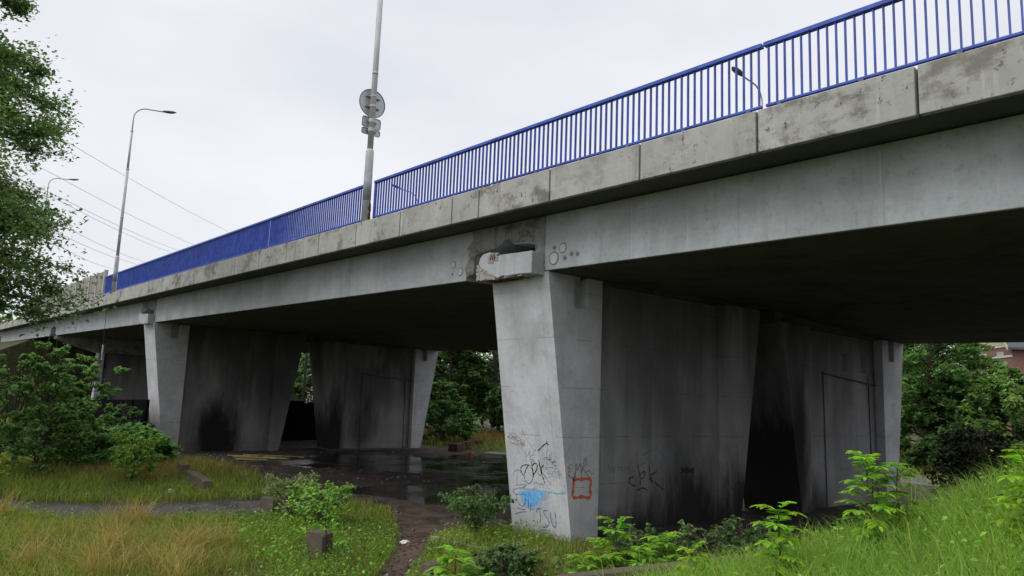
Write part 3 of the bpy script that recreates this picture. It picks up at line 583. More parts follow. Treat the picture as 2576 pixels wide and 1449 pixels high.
# hanging tube
root = empty('hanging_tube', (-48.2, 9.98, 6.0), 'pale tube dangling on a thin black cable from the bridge edge', 'tube')
mb = MB(); mb.tube([(-48.45, 10.0, 7.95), (-48.3, 9.98, 6.2), (-48.2, 9.98, 5.6)], .014, 6); mb.build('cable', M['cable'], root)
mb = MB(); mb.tube([(-48.2, 9.98, 5.62), (-48.12, 9.98, 4.75)], .045, 8); mb.build('tube', M['lightpost'], root)
# power cables
lines = [((-71.5, 10.2, 23.5), (-111.6, 37.6, 26.6)), ((-72.3, 9.4, 20.8), (-113.4, 33.3, 24.2)), ((-72.6, 10.7, 18.8), (-114.1, 31.5, 23.1)), ((-72.7, 10.5, 18.6), (-114.5, 30.3, 22.8)), ((-73.0, 11.7, 16.3), (-115.5, 27.5, 21.0)), ((-73.1, 11.3, 15.7), (-115.8, 26.3, 20.6)), ((-73.3, 11.3, 14.7), (-116.5, 24.0, 19.5))]
lab = ['highest, alone above the others', 'second highest, below the lone top one', 'upper one of the close middle pair', 'lower one of the close middle pair', 'upper one of the low pair', 'lower one of the low pair', 'lowest of all']
for (a, c), t in zip(lines, lab):
    a, c = Vector(a), Vector(c); dv = c - a
    pts = [a + dv * q + Vector((0, 0, -1.6 * (1 - (2 * q - .5) ** 2) * .0 - .9 * (.25 - (q - .5) ** 2) * (abs(q - .5) < .5))) for q in np.linspace(-.55, 1.5, 30)]
    mb = MB(); mb.tube(pts, .019, 5); tag(mb.build('power_line', M['wire']), 'thin power line crossing the sky at left, ' + t, 'power line', 'power lines across the sky')
# ------------------------------------------------------------------ small things on the ground
def gz(x, y): return float(ground_h(np.array(x), np.array(y)))
def block(x, y, lx, ly, h, rz, label, mat='block', tilt=0, name='concrete_block', cat='concrete block', group='old concrete blocks in the grass', z=None):
    r_ = random.Random(int(abs(x * 91 + y * 13)))
    bm = bmesh.new(); bmesh.ops.create_cube(bm, size=1)
    bmesh.ops.subdivide_edges(bm, edges=bm.edges, cuts=5, use_grid_fill=True)
    for v in bm.verts:
        v.co = Vector((v.co.x * lx, v.co.y * ly, (v.co.z + .5) * h))
        v.co += Vector((r_.uniform(-1, 1), r_.uniform(-1, 1), r_.uniform(-1, 1))) * .008
        if v.co.z > h * .9 and abs(v.co.x) > lx * .42: v.co.z -= r_.random() * .05
    me = bpy.data.meshes.new(name); bm.to_mesh(me); bm.free(); me.materials.append(M[mat])
    o = bpy.data.objects.new(name, me); C.objects.link(o); o.location = (x, y, (gz(x, y) if z is None else z) - .08); o.rotation_euler = (0, tilt, R(rz))
    b = o.modifiers.new('bevel', 'BEVEL'); b.width = .015; b.limit_method = 'ANGLE'
    return tag(o, label, cat, group)
block(-14.75, 7.45, .5, .30, .60, 14, 'stout concrete block in the near grass behind the thin sapling')
block(-20.35, 8.75, .6, .26, .55, 10, 'concrete block by the gravel track, half overgrown with pale weeds')
block(-26.3, 8.75, 3.2, .28, .55, -8, 'long low concrete block beyond the track, sloping end towards the camera')
block(-30.6, 9.55, 1.0, .30, .55, -8, 'small far concrete block behind the long one, by the dry orange grass')
block(-11.15, 7.75, .26, .26, .60, 8, 'brown concrete stub at the bottom edge, behind the leafy sapling by the path')
# low edging wall on the bank
p0, p1 = XY(9.5, .35), XY(10.35, 3.7)
ang = math.degrees(math.atan2(p1[1] - p0[1], p1[0] - p0[0])); ln = math.hypot(p1[0] - p0[0], p1[1] - p0[1])
n_ = 5
for i in range(1):
    x, y = (p0[0] + p1[0]) / 2, (p0[1] + p1[1]) / 2
    o = block(x, y, ln, .20, .95, ang, 'long brown concrete edging running along the grassy bank at bottom right', name='edging_wall', cat='edging', group=None, z=.54, tilt=-R(4.8))
# kerb stones by the far puddle
for i, (x, y, l, t) in enumerate([(-39.6, 29.3, 1.5, 'left, sloping down into the dark lump'), (-41.0, 31.0, 2.0, 'middle and longest'), (-42.3, 32.8, 1.2, 'right end')]):
    block(x, y, l, .35, .30, 128, 'dark red kerb stone beyond the puddle, ' + t, 'kerbbrick', 0, 'kerb_stone', 'kerb stone', 'dark red kerb stones', z=.32)
block(-39.0, 28.5, .7, .6, .55, 20, 'dark stone lump at the end of the red kerb stones', 'kerbbrick', 0, 'rubble_stone', 'stone', None)
block(-36.0, 30.6, 3.4, 1.8, .14, 35, 'pale flat concrete slab lying at the far edge of the puddle', 'barrier', 0, 'concrete_slab', 'slab', None, z=.07)
block(-12.75, 10.2, 2.5, .95, .30, 4, 'broken pale concrete footing in front of the nearest pier', 'spall', 0, 'pier_footing', 'footing', None, z=.22)
# floating boards
for i, (x, y, l, w, rz, t) in enumerate([(-36.6, 14.6, 1.5, .35, 60, 'nearest of the cluster'), (-37.6, 15.2, 2.2, .4, 50, 'widest of the cluster'), (-38.2, 16.4, 3.0, .22, 66, 'long thin one stretching right'), (-37.0, 16.0, 1.3, .3, 40, 'short one at the right'), (-38.3, 14.8, 1.4, .3, 75, 'farthest of the cluster')]):
    b = MB(); b.box(-l / 2, l / 2, -w / 2, w / 2, -.01, .035)
    o = b.build('board', M['yellowboard'], None, .006); o.location = (x, y, .045 + .008 * i); o.rotation_euler = (R(1), R(1.5), R(rz)); tag(o, 'yellowish board lying in the shallow water by the second pier, ' + t, 'board', 'yellow boards in the puddle')
# litter
def crumple(name, x, y, s, mat, label, seed, flat=.45):
    bm = bmesh.new(); bmesh.ops.create_icosphere(bm, subdivisions=2, radius=s); r_ = random.Random(seed)
    for v in bm.verts: v.co *= r_.uniform(.65, 1.2); v.co.z *= flat; v.co.x *= 1.5
    me = bpy.data.meshes.new(name); bm.to_mesh(me); bm.free(); me.materials.append(M[mat])
    o = bpy.data.objects.new(name, me); C.objects.link(o); o.location = (x, y, gz(x, y) + s * flat * .8); o.rotation_euler = (0, 0, seed)
    return tag(o, label, 'litter')
crumple('wrapper', -14.9, 9.6, .11, 'white', 'crumpled white wrapper lying on the dirt path', 2)
crumple('wrapper', -22.6, 10.3, .12, 'white', 'white scrap of litter at the edge of the gravel track', 4, .3)
crumple('wrapper', -20.4, 9.7, .10, 'white', 'white plastic scrap caught in the pale weeds', 5, .8)
crumple('drink_can', -37.2, 28.3, .16, 'red', 'red can lying at the far side of the puddle', 3)
crumple('wrapper', -25.3, 7.6, .10, 'white', 'small pale scrap at the foot of the long low block', 6, 1.0)
# black hoardings under the bridge
def hoarding(p, q, z0, z1, zt_, label):
    root = empty('black_hoarding', (p[0], p[1], 0), label, 'hoarding')
    d = Vector((q[0] - p[0], q[1] - p[1], 0)); L_ = d.length; d.normalize(); nrm = Vector((-d.y, d.x, 0)); k = max(2, int(L_ / 2.2))
    for i in range(k):
        a = Vector((p[0], p[1], 0)) + d * (L_ * i / k); b_ = Vector((p[0], p[1], 0)) + d * (L_ * (i + 1) / k - .03)
        za, zb = z1 + (zt_ - z1) * i / k, z1 + (zt_ - z1) * (i + 1) / k
        mb = MB(); mb.prism([a + Vector((0, 0, z0)), b_ + Vector((0, 0, z0)), b_ + Vector((0, 0, zb)), a + Vector((0, 0, za))], [v + nrm * .06 for v in (a + Vector((0, 0, z0)), b_ + Vector((0, 0, z0)), b_ + Vector((0, 0, zb)), a + Vector((0, 0, za)))])
        mb.build('sheet', M['black'], root)
        mb = MB(); c_ = a + nrm * .1; mb.box(c_.x - .05, c_.x + .05, c_.y - .05, c_.y + .05, 0, za); mb.build('post', M['black'], root)
hoarding((-40.3, 10.7), (-60, 10.3), 0, 2.72, 2.2, 'black sheet hoarding under the bridge behind the bushes at left')
hoarding((-50, 19.5), (-50, 23.4), 0, 2.75, 2.75, 'black hoarding seen through the gap between the second pier halves')
hoarding((-50.4, 23.5), (-50.4, 27.5), 0, 2.62, 2.62, 'dark lower hoarding right of the taller one in the pier gap')

# ------------------------------------------------------------------ houses beyond
n = N('red brick'); bt = n.t.nodes.new("ShaderNodeTexBrick"); bt.inputs['Scale'].default_value = 3.2
bt.inputs['Color1'].default_value = (.22, .10, .085, 1); bt.inputs['Color2'].default_value = (.27, .13, .11, 1); bt.inputs['Mortar'].default_value = (.28, .22, .19, 1); bt.inputs['Mortar Size'].default_value = .012
mp = n.t.nodes.new("ShaderNodeMapping"); mp.inputs['Rotation'].default_value = (R(90), 0, 0); n.l(n.pos, mp.inputs[0]); n.l(mp.outputs[0], bt.inputs['Vector'])
M['brick'] = n.out(bt.outputs['Color'], .9)
M['cream'] = plain('cream render', (.52, .47, .33), .85, .1, 5)
M['trim'] = plain('white trim', (.62, .60, .56), .7, .08, 6)
M['slate'] = plain('slate roof', (.10, .11, .13), .7, .2, 8)
M['solar'] = plain('solar panel glass', (.05, .07, .12), .18, .2, 3, spec=.6)
M['glass'] = plain('window glass', (.05, .055, .06), .1, .2, 3, spec=.6)
def yaw_place(root, rz):
    root.rotation_euler = (0, 0, R(rz))
def house(x, y, rz, label, w, dpt, h, rh, brick='brick'):
    """gable end faces local -Y; built about its own origin then turned"""
    root = empty('house', (0, 0, 0), label, 'house')
    mb = MB(); mb.prism([(-w / 2, 0, 0), (w / 2, 0, 0), (w / 2, 0, h), (-w / 2, 0, h)], [(-w / 2, dpt, 0), (w / 2, dpt, 0), (w / 2, dpt, h), (-w / 2, dpt, h)]); mb.build('wall', M[brick], root)
    mb = MB(); mb.prism([(-w / 2, -.02, h), (w / 2, -.02, h), (0, -.02, h + rh)], [(-w / 2, .3, h), (w / 2, .3, h), (0, .3, h + rh)]); mb.build('gable', M['cream'], root)
    for s in (-1, 1):
        e, t = Vector((s * (w / 2 + .7), 0, h - .55 * rh / (w / 2) * 1.2)), Vector((0, 0, h + rh + .12))
        mb = MB(); up_ = Vector((0, 0, .22)); mb.prism([e + Vector((0, -.7, 0)), t + Vector((0, -.7, 0)), t + Vector((0, -.7, 0)) + up_, e + Vector((0, -.7, 0)) + up_], [e + Vector((0, dpt + .5, 0)), t + Vector((0, dpt + .5, 0)), t + Vector((0, dpt + .5, 0)) + up_, e + Vector((0, dpt + .5, 0)) + up_]); rf = mb.build('roof', M['slate'], root)
        mb = MB(); mb.prism([e + Vector((0, -.78, -.12)), t + Vector((0, -.78, -.12)), t + Vector((0, -.78, .3)), e + Vector((0, -.78, .3))], [e + Vector((0, -.71, -.12)), t + Vector((0, -.71, -.12)), t + Vector((0, -.71, .3)), e + Vector((0, -.71, .3))]); mb.build('bargeboard', M['cream'], rf)
        if s == 1:
            dv = (e - t)
            for i in range(2):
                for q in range(3):
                    a = t + dv * (.12 + .38 * i) + Vector((0, .8 + q * 2.6, .26)); b_ = a + dv * .34
                    mb = MB(); mb.prism([a, b_, b_ + Vector((0, 0, .05)), a + Vector((0, 0, .05))], [v + Vector((0, 2.4, 0)) for v in (a, b_, b_ + Vector((0, 0, .05)), a + Vector((0, 0, .05)))]); mb.build('solar_panel', M['solar'], rf)
    for zz in (h - .25, h - 1.3):
        mb = MB(); mb.box(-w / 2 - .06, w / 2 + .06, -.1, -.0, zz, zz + .2); mb.build('cornice', M['trim'], root)
    for zz, hh in ((h - 3.4, 1.9), (h - 6.8, 2.0)):
        if zz < 0: continue
        for xx in (-w / 3.2, 0, w / 3.2):
            mb = MB(); mb.box(xx - .55, xx + .55, -.08, .02, zz, zz + hh); fr = mb.build('window', M['trim'], root)
            for q in (-1, 1):
                mb = MB(); mb.box(xx + q * .26 - .2, xx + q * .26 + .2, -.10, -.081, zz + .12, zz + hh - .12); mb.build('pane', M['glass'], fr)
            mb = MB(); mb.box(xx - .7, xx + .7, -.2, -.02, zz - .16, zz); mb.build('sill', M['trim'], fr)
            for q in range(5):
                mb = MB(); mb.box(xx - .6 + q * .28, xx - .5 + q * .28, -.14, -.04, zz + hh + .35, zz + hh + .8); mb.build('baluster', M['trim'], fr)
    root.location = (x, y, 0); root.rotation_euler = (0, 0, R(rz))
    return root
# brick house: seen over the trees at right
x, y = XY(74, 49.3); house(x - 3.65, y + 3.77, -46, 'red brick house with cream gable and solar panels on its roof, behind trees at right', 10.5, 14, 10.7, 4.8)
x, y = XY(118, -30.5); house(x, y, 22, 'small pale house far away, glimpsed through the gap between the second pier halves', 8, 9, 7.5, 3.0, 'trim')
x, y = XY(92, -24.6); b = MB(); b.tube([(x, y, 0), (x, y, 11)], .16, 8); tag(b.build('wooden_pole', M['cable']), 'dark wooden pole seen through the gap between the second pier halves', 'pole')

# ------------------------------------------------------------------ trees and shrubs
LEAFGAIN = 2.1
def leafmesh(name, P, size, col, parent, upb=.55, aspect=.62, cvar=.34, fold=.0):
    k = len(P); P = np.asarray(P)
    nrm = rng.normal(size=(k, 3)); nrm[:, 2] = np.abs(nrm[:, 2]) + upb * 2.2; nrm /= np.linalg.norm(nrm, axis=1, keepdims=True)
    u = rng.normal(size=(k, 3)); u -= nrm * (u * nrm).sum(1, keepdims=True); u /= np.linalg.norm(u, axis=1, keepdims=True)
    v = np.cross(nrm, u); s = size * rng.uniform(.65, 1.3, (k, 1))
    tipd = np.array([0, 0, -.22]) * s
    a = P - u * s * .5; c_ = P + u * s * .5 + tipd; m_ = P - u * s * .06 + nrm * s * .05
    b_ = m_ + v * s * aspect * .5; d_ = m_ - v * s * aspect * .5
    V = np.stack([a, b_, c_, d_], 1).reshape(-1, 3); F = np.arange(4 * k).reshape(k, 4)
    cc = np.array(col) * (1 + cvar * rng.normal(size=(k, 1))) * (1 + .10 * rng.normal(size=(k, 3)))
    return fastmesh(name, V, F, np.repeat(np.clip(cc * LEAFGAIN, .006, .6), 4, 0), M['leaf'], parent)
def tree(name, label, cat, x, y, H, prof, t0=.15, nl=40, nt=12, nleaf=40, size=.1, col=(.05, .10, .022), tr=.2, group=None, stems=1, rise=.35, droop=.5, jit=.16, upb=.55, z=None, part='crown', tw=.34, bare=.25):
    z = gz(x, y) if z is None else z
    root = empty(name, (x, y, z), label, cat, group)
    if name == 'bush': col = np.array(col) * np.array([1.75, 1.5, 1.75])
    rg = rng; P = []; tb = MB()
    for st in range(stems):
        lean = rg.normal(size=2) * (.10 if stems == 1 else .28) * H * .3
        ts = np.linspace(0, 1, 9); wob = np.cumsum(rg.normal(size=(9, 2)) * .012 * H, 0)
        line = np.stack([x + lean[0] * ts ** 1.3 + wob[:, 0], y + lean[1] * ts ** 1.3 + wob[:, 1], z + H * .97 * ts], 1)
        tb.tube(line, [tr * (1 - .9 * t) + .008 for t in ts], 7)
        for i in range(nl // stems):
            t = t0 + (.97 - t0) * ((i + rg.random()) / (nl / stems)); az = i * 2.399 + rg.normal() * .35 + st
            Lh = prof(t) * rg.uniform(.72, 1.12)
            b0 = np.array([np.interp(t, ts, line[:, q]) for q in range(3)]); dirv = np.array([math.cos(az), math.sin(az), 0])
            q = np.linspace(0, 1, 6)[:, None]; side = np.array([-math.sin(az), math.cos(az), 0]) * rg.normal() * .18
            pts = b0 + dirv * Lh * q + side * Lh * q ** 2 + np.array([0, 0, 1]) * Lh * (rise * q - droop * .6 * q ** 2.2)
            tb.tube(pts, [max(.006, tr * .34 * (1 - t * .6)) * (1 - .85 * k / 5) + .004 for k in range(6)], 5, False)
            for j_ in range(nt):
                s = bare + (1 - bare) * math.sqrt(rg.random()); p = np.array([np.interp(s, q[:, 0], pts[:, k]) for k in range(3)])
                dv = rg.normal(size=3); dv[2] = dv[2] * .5 + .12; dv = dv / np.linalg.norm(dv) + dirv * .5; dl = max(.25, Lh * tw) * rg.uniform(.5, 1.1) * (1.15 - .6 * s)
                qq = rg.random((nleaf, 1)) ** .8; w = p + dv * dl * qq + np.array([0, 0, -.12]) * dl * qq ** 2
                P.append(w + rg.normal(size=(nleaf, 3)) * jit * (.35 + .65 * qq) * min(1, dl))
                if rg.random() < .5: tb.tube([p, p + dv * dl * .8], [.006 + tr * .02, .003], 4, False)
    tb.build('trunk' if stems == 1 else 'stems', M['bark'], root)
    leafmesh(part, np.concatenate(P), size, col, root, upb)
    return root
def prof(pts): a = np.array(pts); return lambda t: float(np.interp(t, a[:, 0], a[:, 1]))
# the big tree at the left edge
x, y = XY(23.5, -20.0)
tree('alder_tree', 'tall dark green tree filling the left edge of the picture in front of the bridge', 'tree', x, y, 20.5, prof([(.1, 3.5), (.2, 4.4), (.3, 5.1), (.42, 5.0), (.56, 4.3), (.7, 3.6), (.85, 2.9), (1, 1.2)]), .245, 145, 20, 56, .155, (.078, .120, .052), .26, jit=.34, tw=.3, bare=.12)
TG = 'bushes in front of the bridge at left'
x, y = XY(29.0, -18.6); tree('bush', 'tall leafy bush at the far left edge under the tree', 'bush', x, y, 4.6, prof([(0, 1.8), (.5, 1.9), (.8, 1.2), (1, .3)]), .08, 46, 9, 22, .17, (.052, .102, .034), .05, TG, 5, .6, .7)
x, y = XY(30.0, -17.8); tree('bush', 'tall leafy bush with an upright pointed top left of the hanging tube', 'bush', x, y, 5.3, prof([(0, 1.6), (.45, 1.5), (.75, .9), (1, .15)]), .08, 46, 9, 20, .18, (.058, .115, .036), .05, TG, 3, .6, .6)
x, y = XY(31.5, -17.3); tree('bush', 'loose bush with thin side twigs reaching over the pale third pier', 'bush', x, y, 4.8, prof([(0, 1.4), (.5, 1.3), (.8, 1.0), (1, .4)]), .1, 30, 7, 16, .19, (.055, .112, .036), .04, TG, 3, .4, .4)
x, y = XY(27.6, -16.6); tree('bush', 'low dark bush at the left edge above the grass', 'bush', x, y, 2.5, prof([(0, 1.9), (.5, 1.7), (1, .4)]), .05, 40, 9, 24, .15, (.042, .082, .026), .04, TG, 5, .5, .5)
x, y = XY(30.5, -17.3); tree('bush', 'rounded bush left of the black hoarding', 'bush', x, y, 2.9, prof([(0, 1.6), (.5, 1.5), (1, .3)]), .05, 44, 9, 22, .17, (.052, .105, .032), .04, TG, 4, .5, .6)
x, y = XY(31.5, -15.7); tree('bush', 'low spreading bush with big pale leaves at the foot of the second pier', 'bush', x, y, 1.75, prof([(0, 2.3), (.5, 2.2), (1, 1.4)]), .15, 44, 9, 16, .24, (.070, .150, .050), .03, TG, 4, .25, .6, upb=1.1)
x, y = XY(33.0, -15.3); tree('bush', 'wide pale leaved bush reaching the burnt corner of the second pier', 'bush', x, y, 1.5, prof([(0, 1.15), (.5, 1.15), (1, .6)]), .15, 34, 8, 16, .24, (.070, .155, .050), .03, TG, 4, .25, .6, upb=1.1)
x, y = XY(37.3, -18.6); tree('bush', 'small dark bush right in front of the black hoarding beside the second pier', 'bush', x, y, 2.6, prof([(0, 1.3), (.5, 1.3), (1, .4)]), .1, 30, 8, 16, .22, (.030, .060, .026), .03, TG, 4, .5, .5, upb=1.0)
x, y = XY(26.5, -12.7); tree('bush', 'bright green upright weed clump beyond the track, left of the long low block', 'bush', x, y, 1.5, prof([(0, .65), (.6, .7), (1, .35)]), .05, 50, 6, 20, .09, (.080, .150, .028), .015, TG, 9, 1.0, .2, upb=.2)
x, y = XY(23.4, -15.6); tree('bush', 'pale yellow green weed at the far left edge beside the track', 'bush', x, y, 1.1, prof([(0, .5), (.6, .5), (1, .2)]), .05, 26, 5, 18, .09, (.13, .19, .04), .012, None, 5, 1.0, .2)
x, y = XY(20.4, -5.55); tree('bush', 'pale drooping weed clump growing over the block by the track', 'bush', x, y, 1.0, prof([(0, .65), (.6, .6), (1, .3)]), .1, 40, 6, 14, .06, (.075, .105, .045), .012, None, 11, 1.2, .5, upb=.1, jit=.28)
x, y = XY(19.6, -4.6); tree('bush', 'green leafy weed clump between the track block and the stout near block', 'bush', x, y, .8, prof([(0, .75), (.6, .65), (1, .35)]), .1, 34, 6, 12, .10, (.075, .145, .036), .012, None, 10, 1.1, .6, jit=.3)
x, y = XY(16.9, -.62); tree('bush', 'dark green bush beside the nearest pier, at the path', 'bush', x, y, .48, prof([(0, .7), (.6, .55), (1, .3)]), .05, 44, 6, 13, .07, (.036, .075, .024), .012, None, 12, 1.3, .3, upb=.2, jit=.25)
x, y = XY(18.4, -.55); tree('bush', 'thin dry dark weeds rising behind the bush at the nearest pier', 'bush', x, y, 1.1, prof([(0, .3), (.6, .4), (1, .2)]), .1, 34, 6, 12, .06, (.045, .055, .035), .012, None, 9, 1.2, .2)
x, y = XY(13.7, .1); tree('bush', 'low dark weeds under the broken footing of the nearest pier', 'bush', x, y, .55, prof([(0, .6), (.6, .6), (1, .2)]), .05, 40, 6, 18, .07, (.032, .062, .024), .008, None, 7, .6, .4)
for q, (dd, rr_, hh, lb) in enumerate([(12.6, 2.3, .9, 'dark tangled weeds behind the edging, below the sooty stain'), (12.4, 3.2, 1.0, 'dark tangled weeds behind the right end of the edging'), (12.8, 4.1, 1.1, 'dark weeds at the top of the bank by the sooty wall')]):
    x, y = XY(dd, rr_); tree('bush', lb, 'bush', x, y, hh, prof([(0, .6), (.6, .55), (1, .25)]), .05, 34, 6, 16, .08, (.040, .072, .028), .01, 'dark weeds behind the edging', 7, .9, .3)
# beyond the bridge, middle opening
x, y = XY(56.5, -4.7); tree('bush', 'large rounded green bush beyond the bridge, right of the second pier', 'bush', x, y, 5.0, prof([(0, 2.6), (.3, 2.4), (.6, 1.5), (.8, .9), (1, .25)]), .04, 76, 10, 24, .24, (.036, .078, .026), .06, None, 6, .5, .7, upb=.8)
BG = 'trees beyond the bridge'
for i, (dd, rr_, hh, rad, cc, lb) in enumerate([
    (66, -5.4, 14, 3.6, (.050, .095, .030), 'paler tree just right of the second pier in the middle opening'),
    (72, -.8, 16, 5.2, (.034, .068, .026), 'dark tree in the middle opening, beside the nearest pier'),
    (80, 4.5, 16, 5.0, (.034, .066, .026), 'dark tree beyond the middle opening, behind the nearest pier'),
    (62, 3.2, 12, 4.0, (.036, .072, .026), 'dark low tree behind the nearest pier'),
    (49, 27.2, 14, 4.2, (.058, .104, .034), 'mid green tree just right of the far end of the nearest pier'),
    (55, 31.0, 15, 2.7, (.036, .068, .026), 'dark tall tree left of the brick house'),
    (46, 27.2, 6.0, 2.6, (.034, .062, .025), 'low dark tree under the tall ones at right'),
    (44, 29.4, 6.6, 2.6, (.085, .135, .046), 'pale green drooping tree at the right edge below the brick house'),
    (58, 26.0, 16, 5.0, (.05, .095, .03), 'tree behind the mid green one at right'),
    (70, 30.5, 13, 5.0, (.042, .08, .028), 'tree deep behind the mid green one, left of the dark tall tree'),
    (88, -8.5, 13, 5.5, (.034, .066, .026), 'dark tree deep behind the second pier'),
    (84, 1.5, 13, 6.0, (.03, .06, .024), 'dark tree deep in the middle of the middle opening'),
    (97, -24.5, 9, 4, (.095, .155, .055), 'pale tree glimpsed through the gap between the second pier halves'),
    (100, -30, 13, 4, (.09, .145, .055), 'tall thin crowned tree seen through the gap of the second pier')]):
    x, y = XY(dd, rr_); near_ = dd < 60
    tree('tree', lb, 'tree', x, y, hh, prof([(.02, rad * .9), (.2, rad), (.55, rad * .95), (.8, rad * .6), (1, .4)]), .05 if i not in (5, 8) else .15, 78 if near_ else 60, 14, 36 if near_ else 30, .28 if near_ else .42 , np.array(cc) * (1.15 if near_ else .62), .2, BG, jit=.25, z=.05)
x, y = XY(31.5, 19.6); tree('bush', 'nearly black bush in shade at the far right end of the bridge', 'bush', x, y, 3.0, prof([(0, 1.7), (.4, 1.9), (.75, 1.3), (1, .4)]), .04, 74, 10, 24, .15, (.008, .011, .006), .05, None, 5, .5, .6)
# far wood, one mass behind everything
P = []
for i in range(150):
    a = R(rng.uniform(-75, 62)); dd = rng.uniform(150, 210); x, y = XY(dd * math.cos(a), dd * math.sin(a)); r_ = rng.uniform(5, 9)
    v = rng.normal(size=(260, 3)); v /= np.linalg.norm(v, axis=1, keepdims=True); P.append(np.array([x, y, r_ * .9]) + v * np.array([r_, r_, r_ * 1.05]) * rng.uniform(.55, 1.0, (260, 1)))
tag(leafmesh('distant_wood', np.concatenate(P), 1.9, (.05, .09, .035), None), 'distant belt of trees on the horizon', 'wood', kind='stuff')

def scatter(dens, d0, d1, fr, wd=.72):
    """points in a wedge of ground, keep by probability fr(X,Y)"""
    area = (d1 ** 2 - d0 ** 2) * wd; k = int(area * dens)
    d = np.sqrt(rng.uniform(d0 ** 2, d1 ** 2, k)); r = d * rng.uniform(-wd, wd, k); X, Y = XY(d, r)
    m_ = rng.random(k) < fr(X, Y); return X[m_], Y[m_]
# ------------------------------------------------------------------ saplings with feathered leaves
def sapling(x, y, h, nf, fl, ll, label, col=(.115, .235, .030), group='bright saplings with feathered leaves', lean=(0, 0), z=None):
    z = gz(x, y) if z is None else z
    root = empty('sapling', (x, y, z), label, 'sapling', group); h += .16; nf = int(nf * 1.75); ll *= 1.18; col = np.array(col) * 1.85
    ts = np.linspace(0, 1, 7); line = np.stack([x + lean[0] * ts ** 1.5 + rng.normal(size=7) * .01, y + lean[1] * ts ** 1.5, z + h * .82 * ts], 1)
    sm = MB(); sm.tube(line, [.012 * (1 - .7 * t) + .003 for t in ts], 6); V = []; F4 = []; cols = []
    for i in range(nf):
        t = .22 + .78 * (i + .5) / nf; az = i * 2.4 + rng.normal() * .4; b0 = np.array([np.interp(t, ts, line[:, k]) for k in range(3)])
        el = .25 + .75 * t + rng.normal() * .12; L_ = fl * rng.uniform(.75, 1.1) * (1.05 - .35 * abs(t - .6)); q = np.linspace(0, 1, 8)[:, None]
        hd = np.array([math.cos(az), math.sin(az), 0]); pts = b0 + hd * L_ * math.cos(el) * q + np.array([0, 0, 1]) * (L_ * math.sin(el) * q - .42 * L_ * q ** 2.2)
        sm.tube(pts, [.0035] * 8, 4, False); side = np.array([-math.sin(az), math.cos(az), 0]); npair = 5 + int(rng.integers(0, 3))
        shade = rng.uniform(.78, 1.2) * (.8 + .35 * t); yl = rng.uniform(0, 1)
        for k in range(npair + 1):
            s = .25 + .75 * k / npair
            p = np.array([np.interp(s, q[:, 0], pts[:, w]) for w in range(3)]); tg = pts[min(7, int(s * 7) + 0)] - pts[max(0, int(s * 7) - 1)]; tg = tg / (np.linalg.norm(tg) + 1e-9)
            for sd in ((-1, 1) if k < npair else (0,)):
                ax_ = (tg * .45 + side * sd * .9 + np.array([0, 0, -.18]) + rng.normal(size=3) * .08) if sd else tg
                ax_ = ax_ / np.linalg.norm(ax_); wv = np.cross(ax_, np.array([0, 0, 1])); wv = wv / (np.linalg.norm(wv) + 1e-9); un = np.cross(wv, ax_)
                l_ = ll * rng.uniform(.8, 1.1) * (.75 + .5 * math.sin(s * 2.6)); w_ = l_ * .2
                n0 = len(V)
                for f_, g_ in ((0, 0), (.3, 1), (.7, .82), (1, 0)):
                    c_ = p + ax_ * l_ * f_ - un * -1 * 0 + np.array([0, 0, -.12]) * l_ * f_ ** 2
                    if g_ == 0: V.append(c_)
                    else: V += [c_ + wv * w_ * g_ + un * w_ * .35 * g_, c_, c_ - wv * w_ * g_ + un * w_ * .35 * g_]
                a_, b1, b2, b3, c1, c2, c3, t_ = range(n0, n0 + 8)
                F4 += [(a_, b1, b2, b2), (a_, b2, b3, b3), (b1, c1, c2, b2), (b2, c2, c3, b3), (c1, t_, c2, c2), (c2, t_, c3, c3)]
                cc = np.array(col) * shade * rng.uniform(.85, 1.15) * np.array([1 + .35 * yl, 1, 1 - .2 * yl]); cols += [cc] * 8
    sm.build('stem', M['stem'], root)
    tri = np.array([f[:3] for f in F4 if f[2] == f[3]]); quad = np.array([f for f in F4 if f[2] != f[3]])
    fastmesh('leaves', np.array(V), [tri, quad], np.clip(np.array(cols), 0, 1), M['leaf'], root)
    return root
x, y = XY(11.9, 1.72); sapling(x, y, 1.45, 13, .42, .125, 'tall feathery sapling before the orange square on the nearest pier')
x, y = XY(11.6, 1.25); sapling(x, y, .95, 12, .38, .12, 'lower feathery sapling left of the one before the orange square', (.10, .215, .034))
x, y = XY(11.7, 2.42); sapling(x, y, 1.15, 13, .40, .12, 'feathery sapling in front of the black drips on the sooty wall')
x, y = XY(11.3, 2.02); sapling(x, y, .75, 12, .36, .13, 'low dark green sapling between the two tall feathery ones', (.07, .155, .032))
x, y = XY(11.2, .95); sapling(x, y, .60, 10, .36, .13, 'small bright sapling at the foot of the nearest pier', (.11, .22, .03))
x, y = XY(10.6, 1.35); sapling(x, y, .72, 12, .34, .12, 'leafy sapling at the bottom edge, left end of the edging', (.095, .20, .032))
x, y = XY(10.6, -.62); sapling(x, y, 1.25, 12, .36, .13, 'bright sapling by the path, left of the broken footing')
x, y = XY(10.3, -.30); sapling(x, y, .95, 11, .33, .12, 'darker leafy sapling right behind the path one', (.075, .175, .038))
x, y = XY(9.7, -.12); sapling(x, y, .70, 9, .30, .11, 'small yellow green sapling at the bottom edge below the path one', (.14, .25, .03))
x, y = XY(9.6, .32); sapling(x, y, .52, 7, .26, .11, 'lone tiny sapling at the bottom edge below the broken footing', (.12, .24, .03))
x, y = XY(7.7, 3.62); sapling(x, y, .98, 15, .30, .085, 'upright feathery sapling on the bank before the far pier columns', (.13, .26, .028))
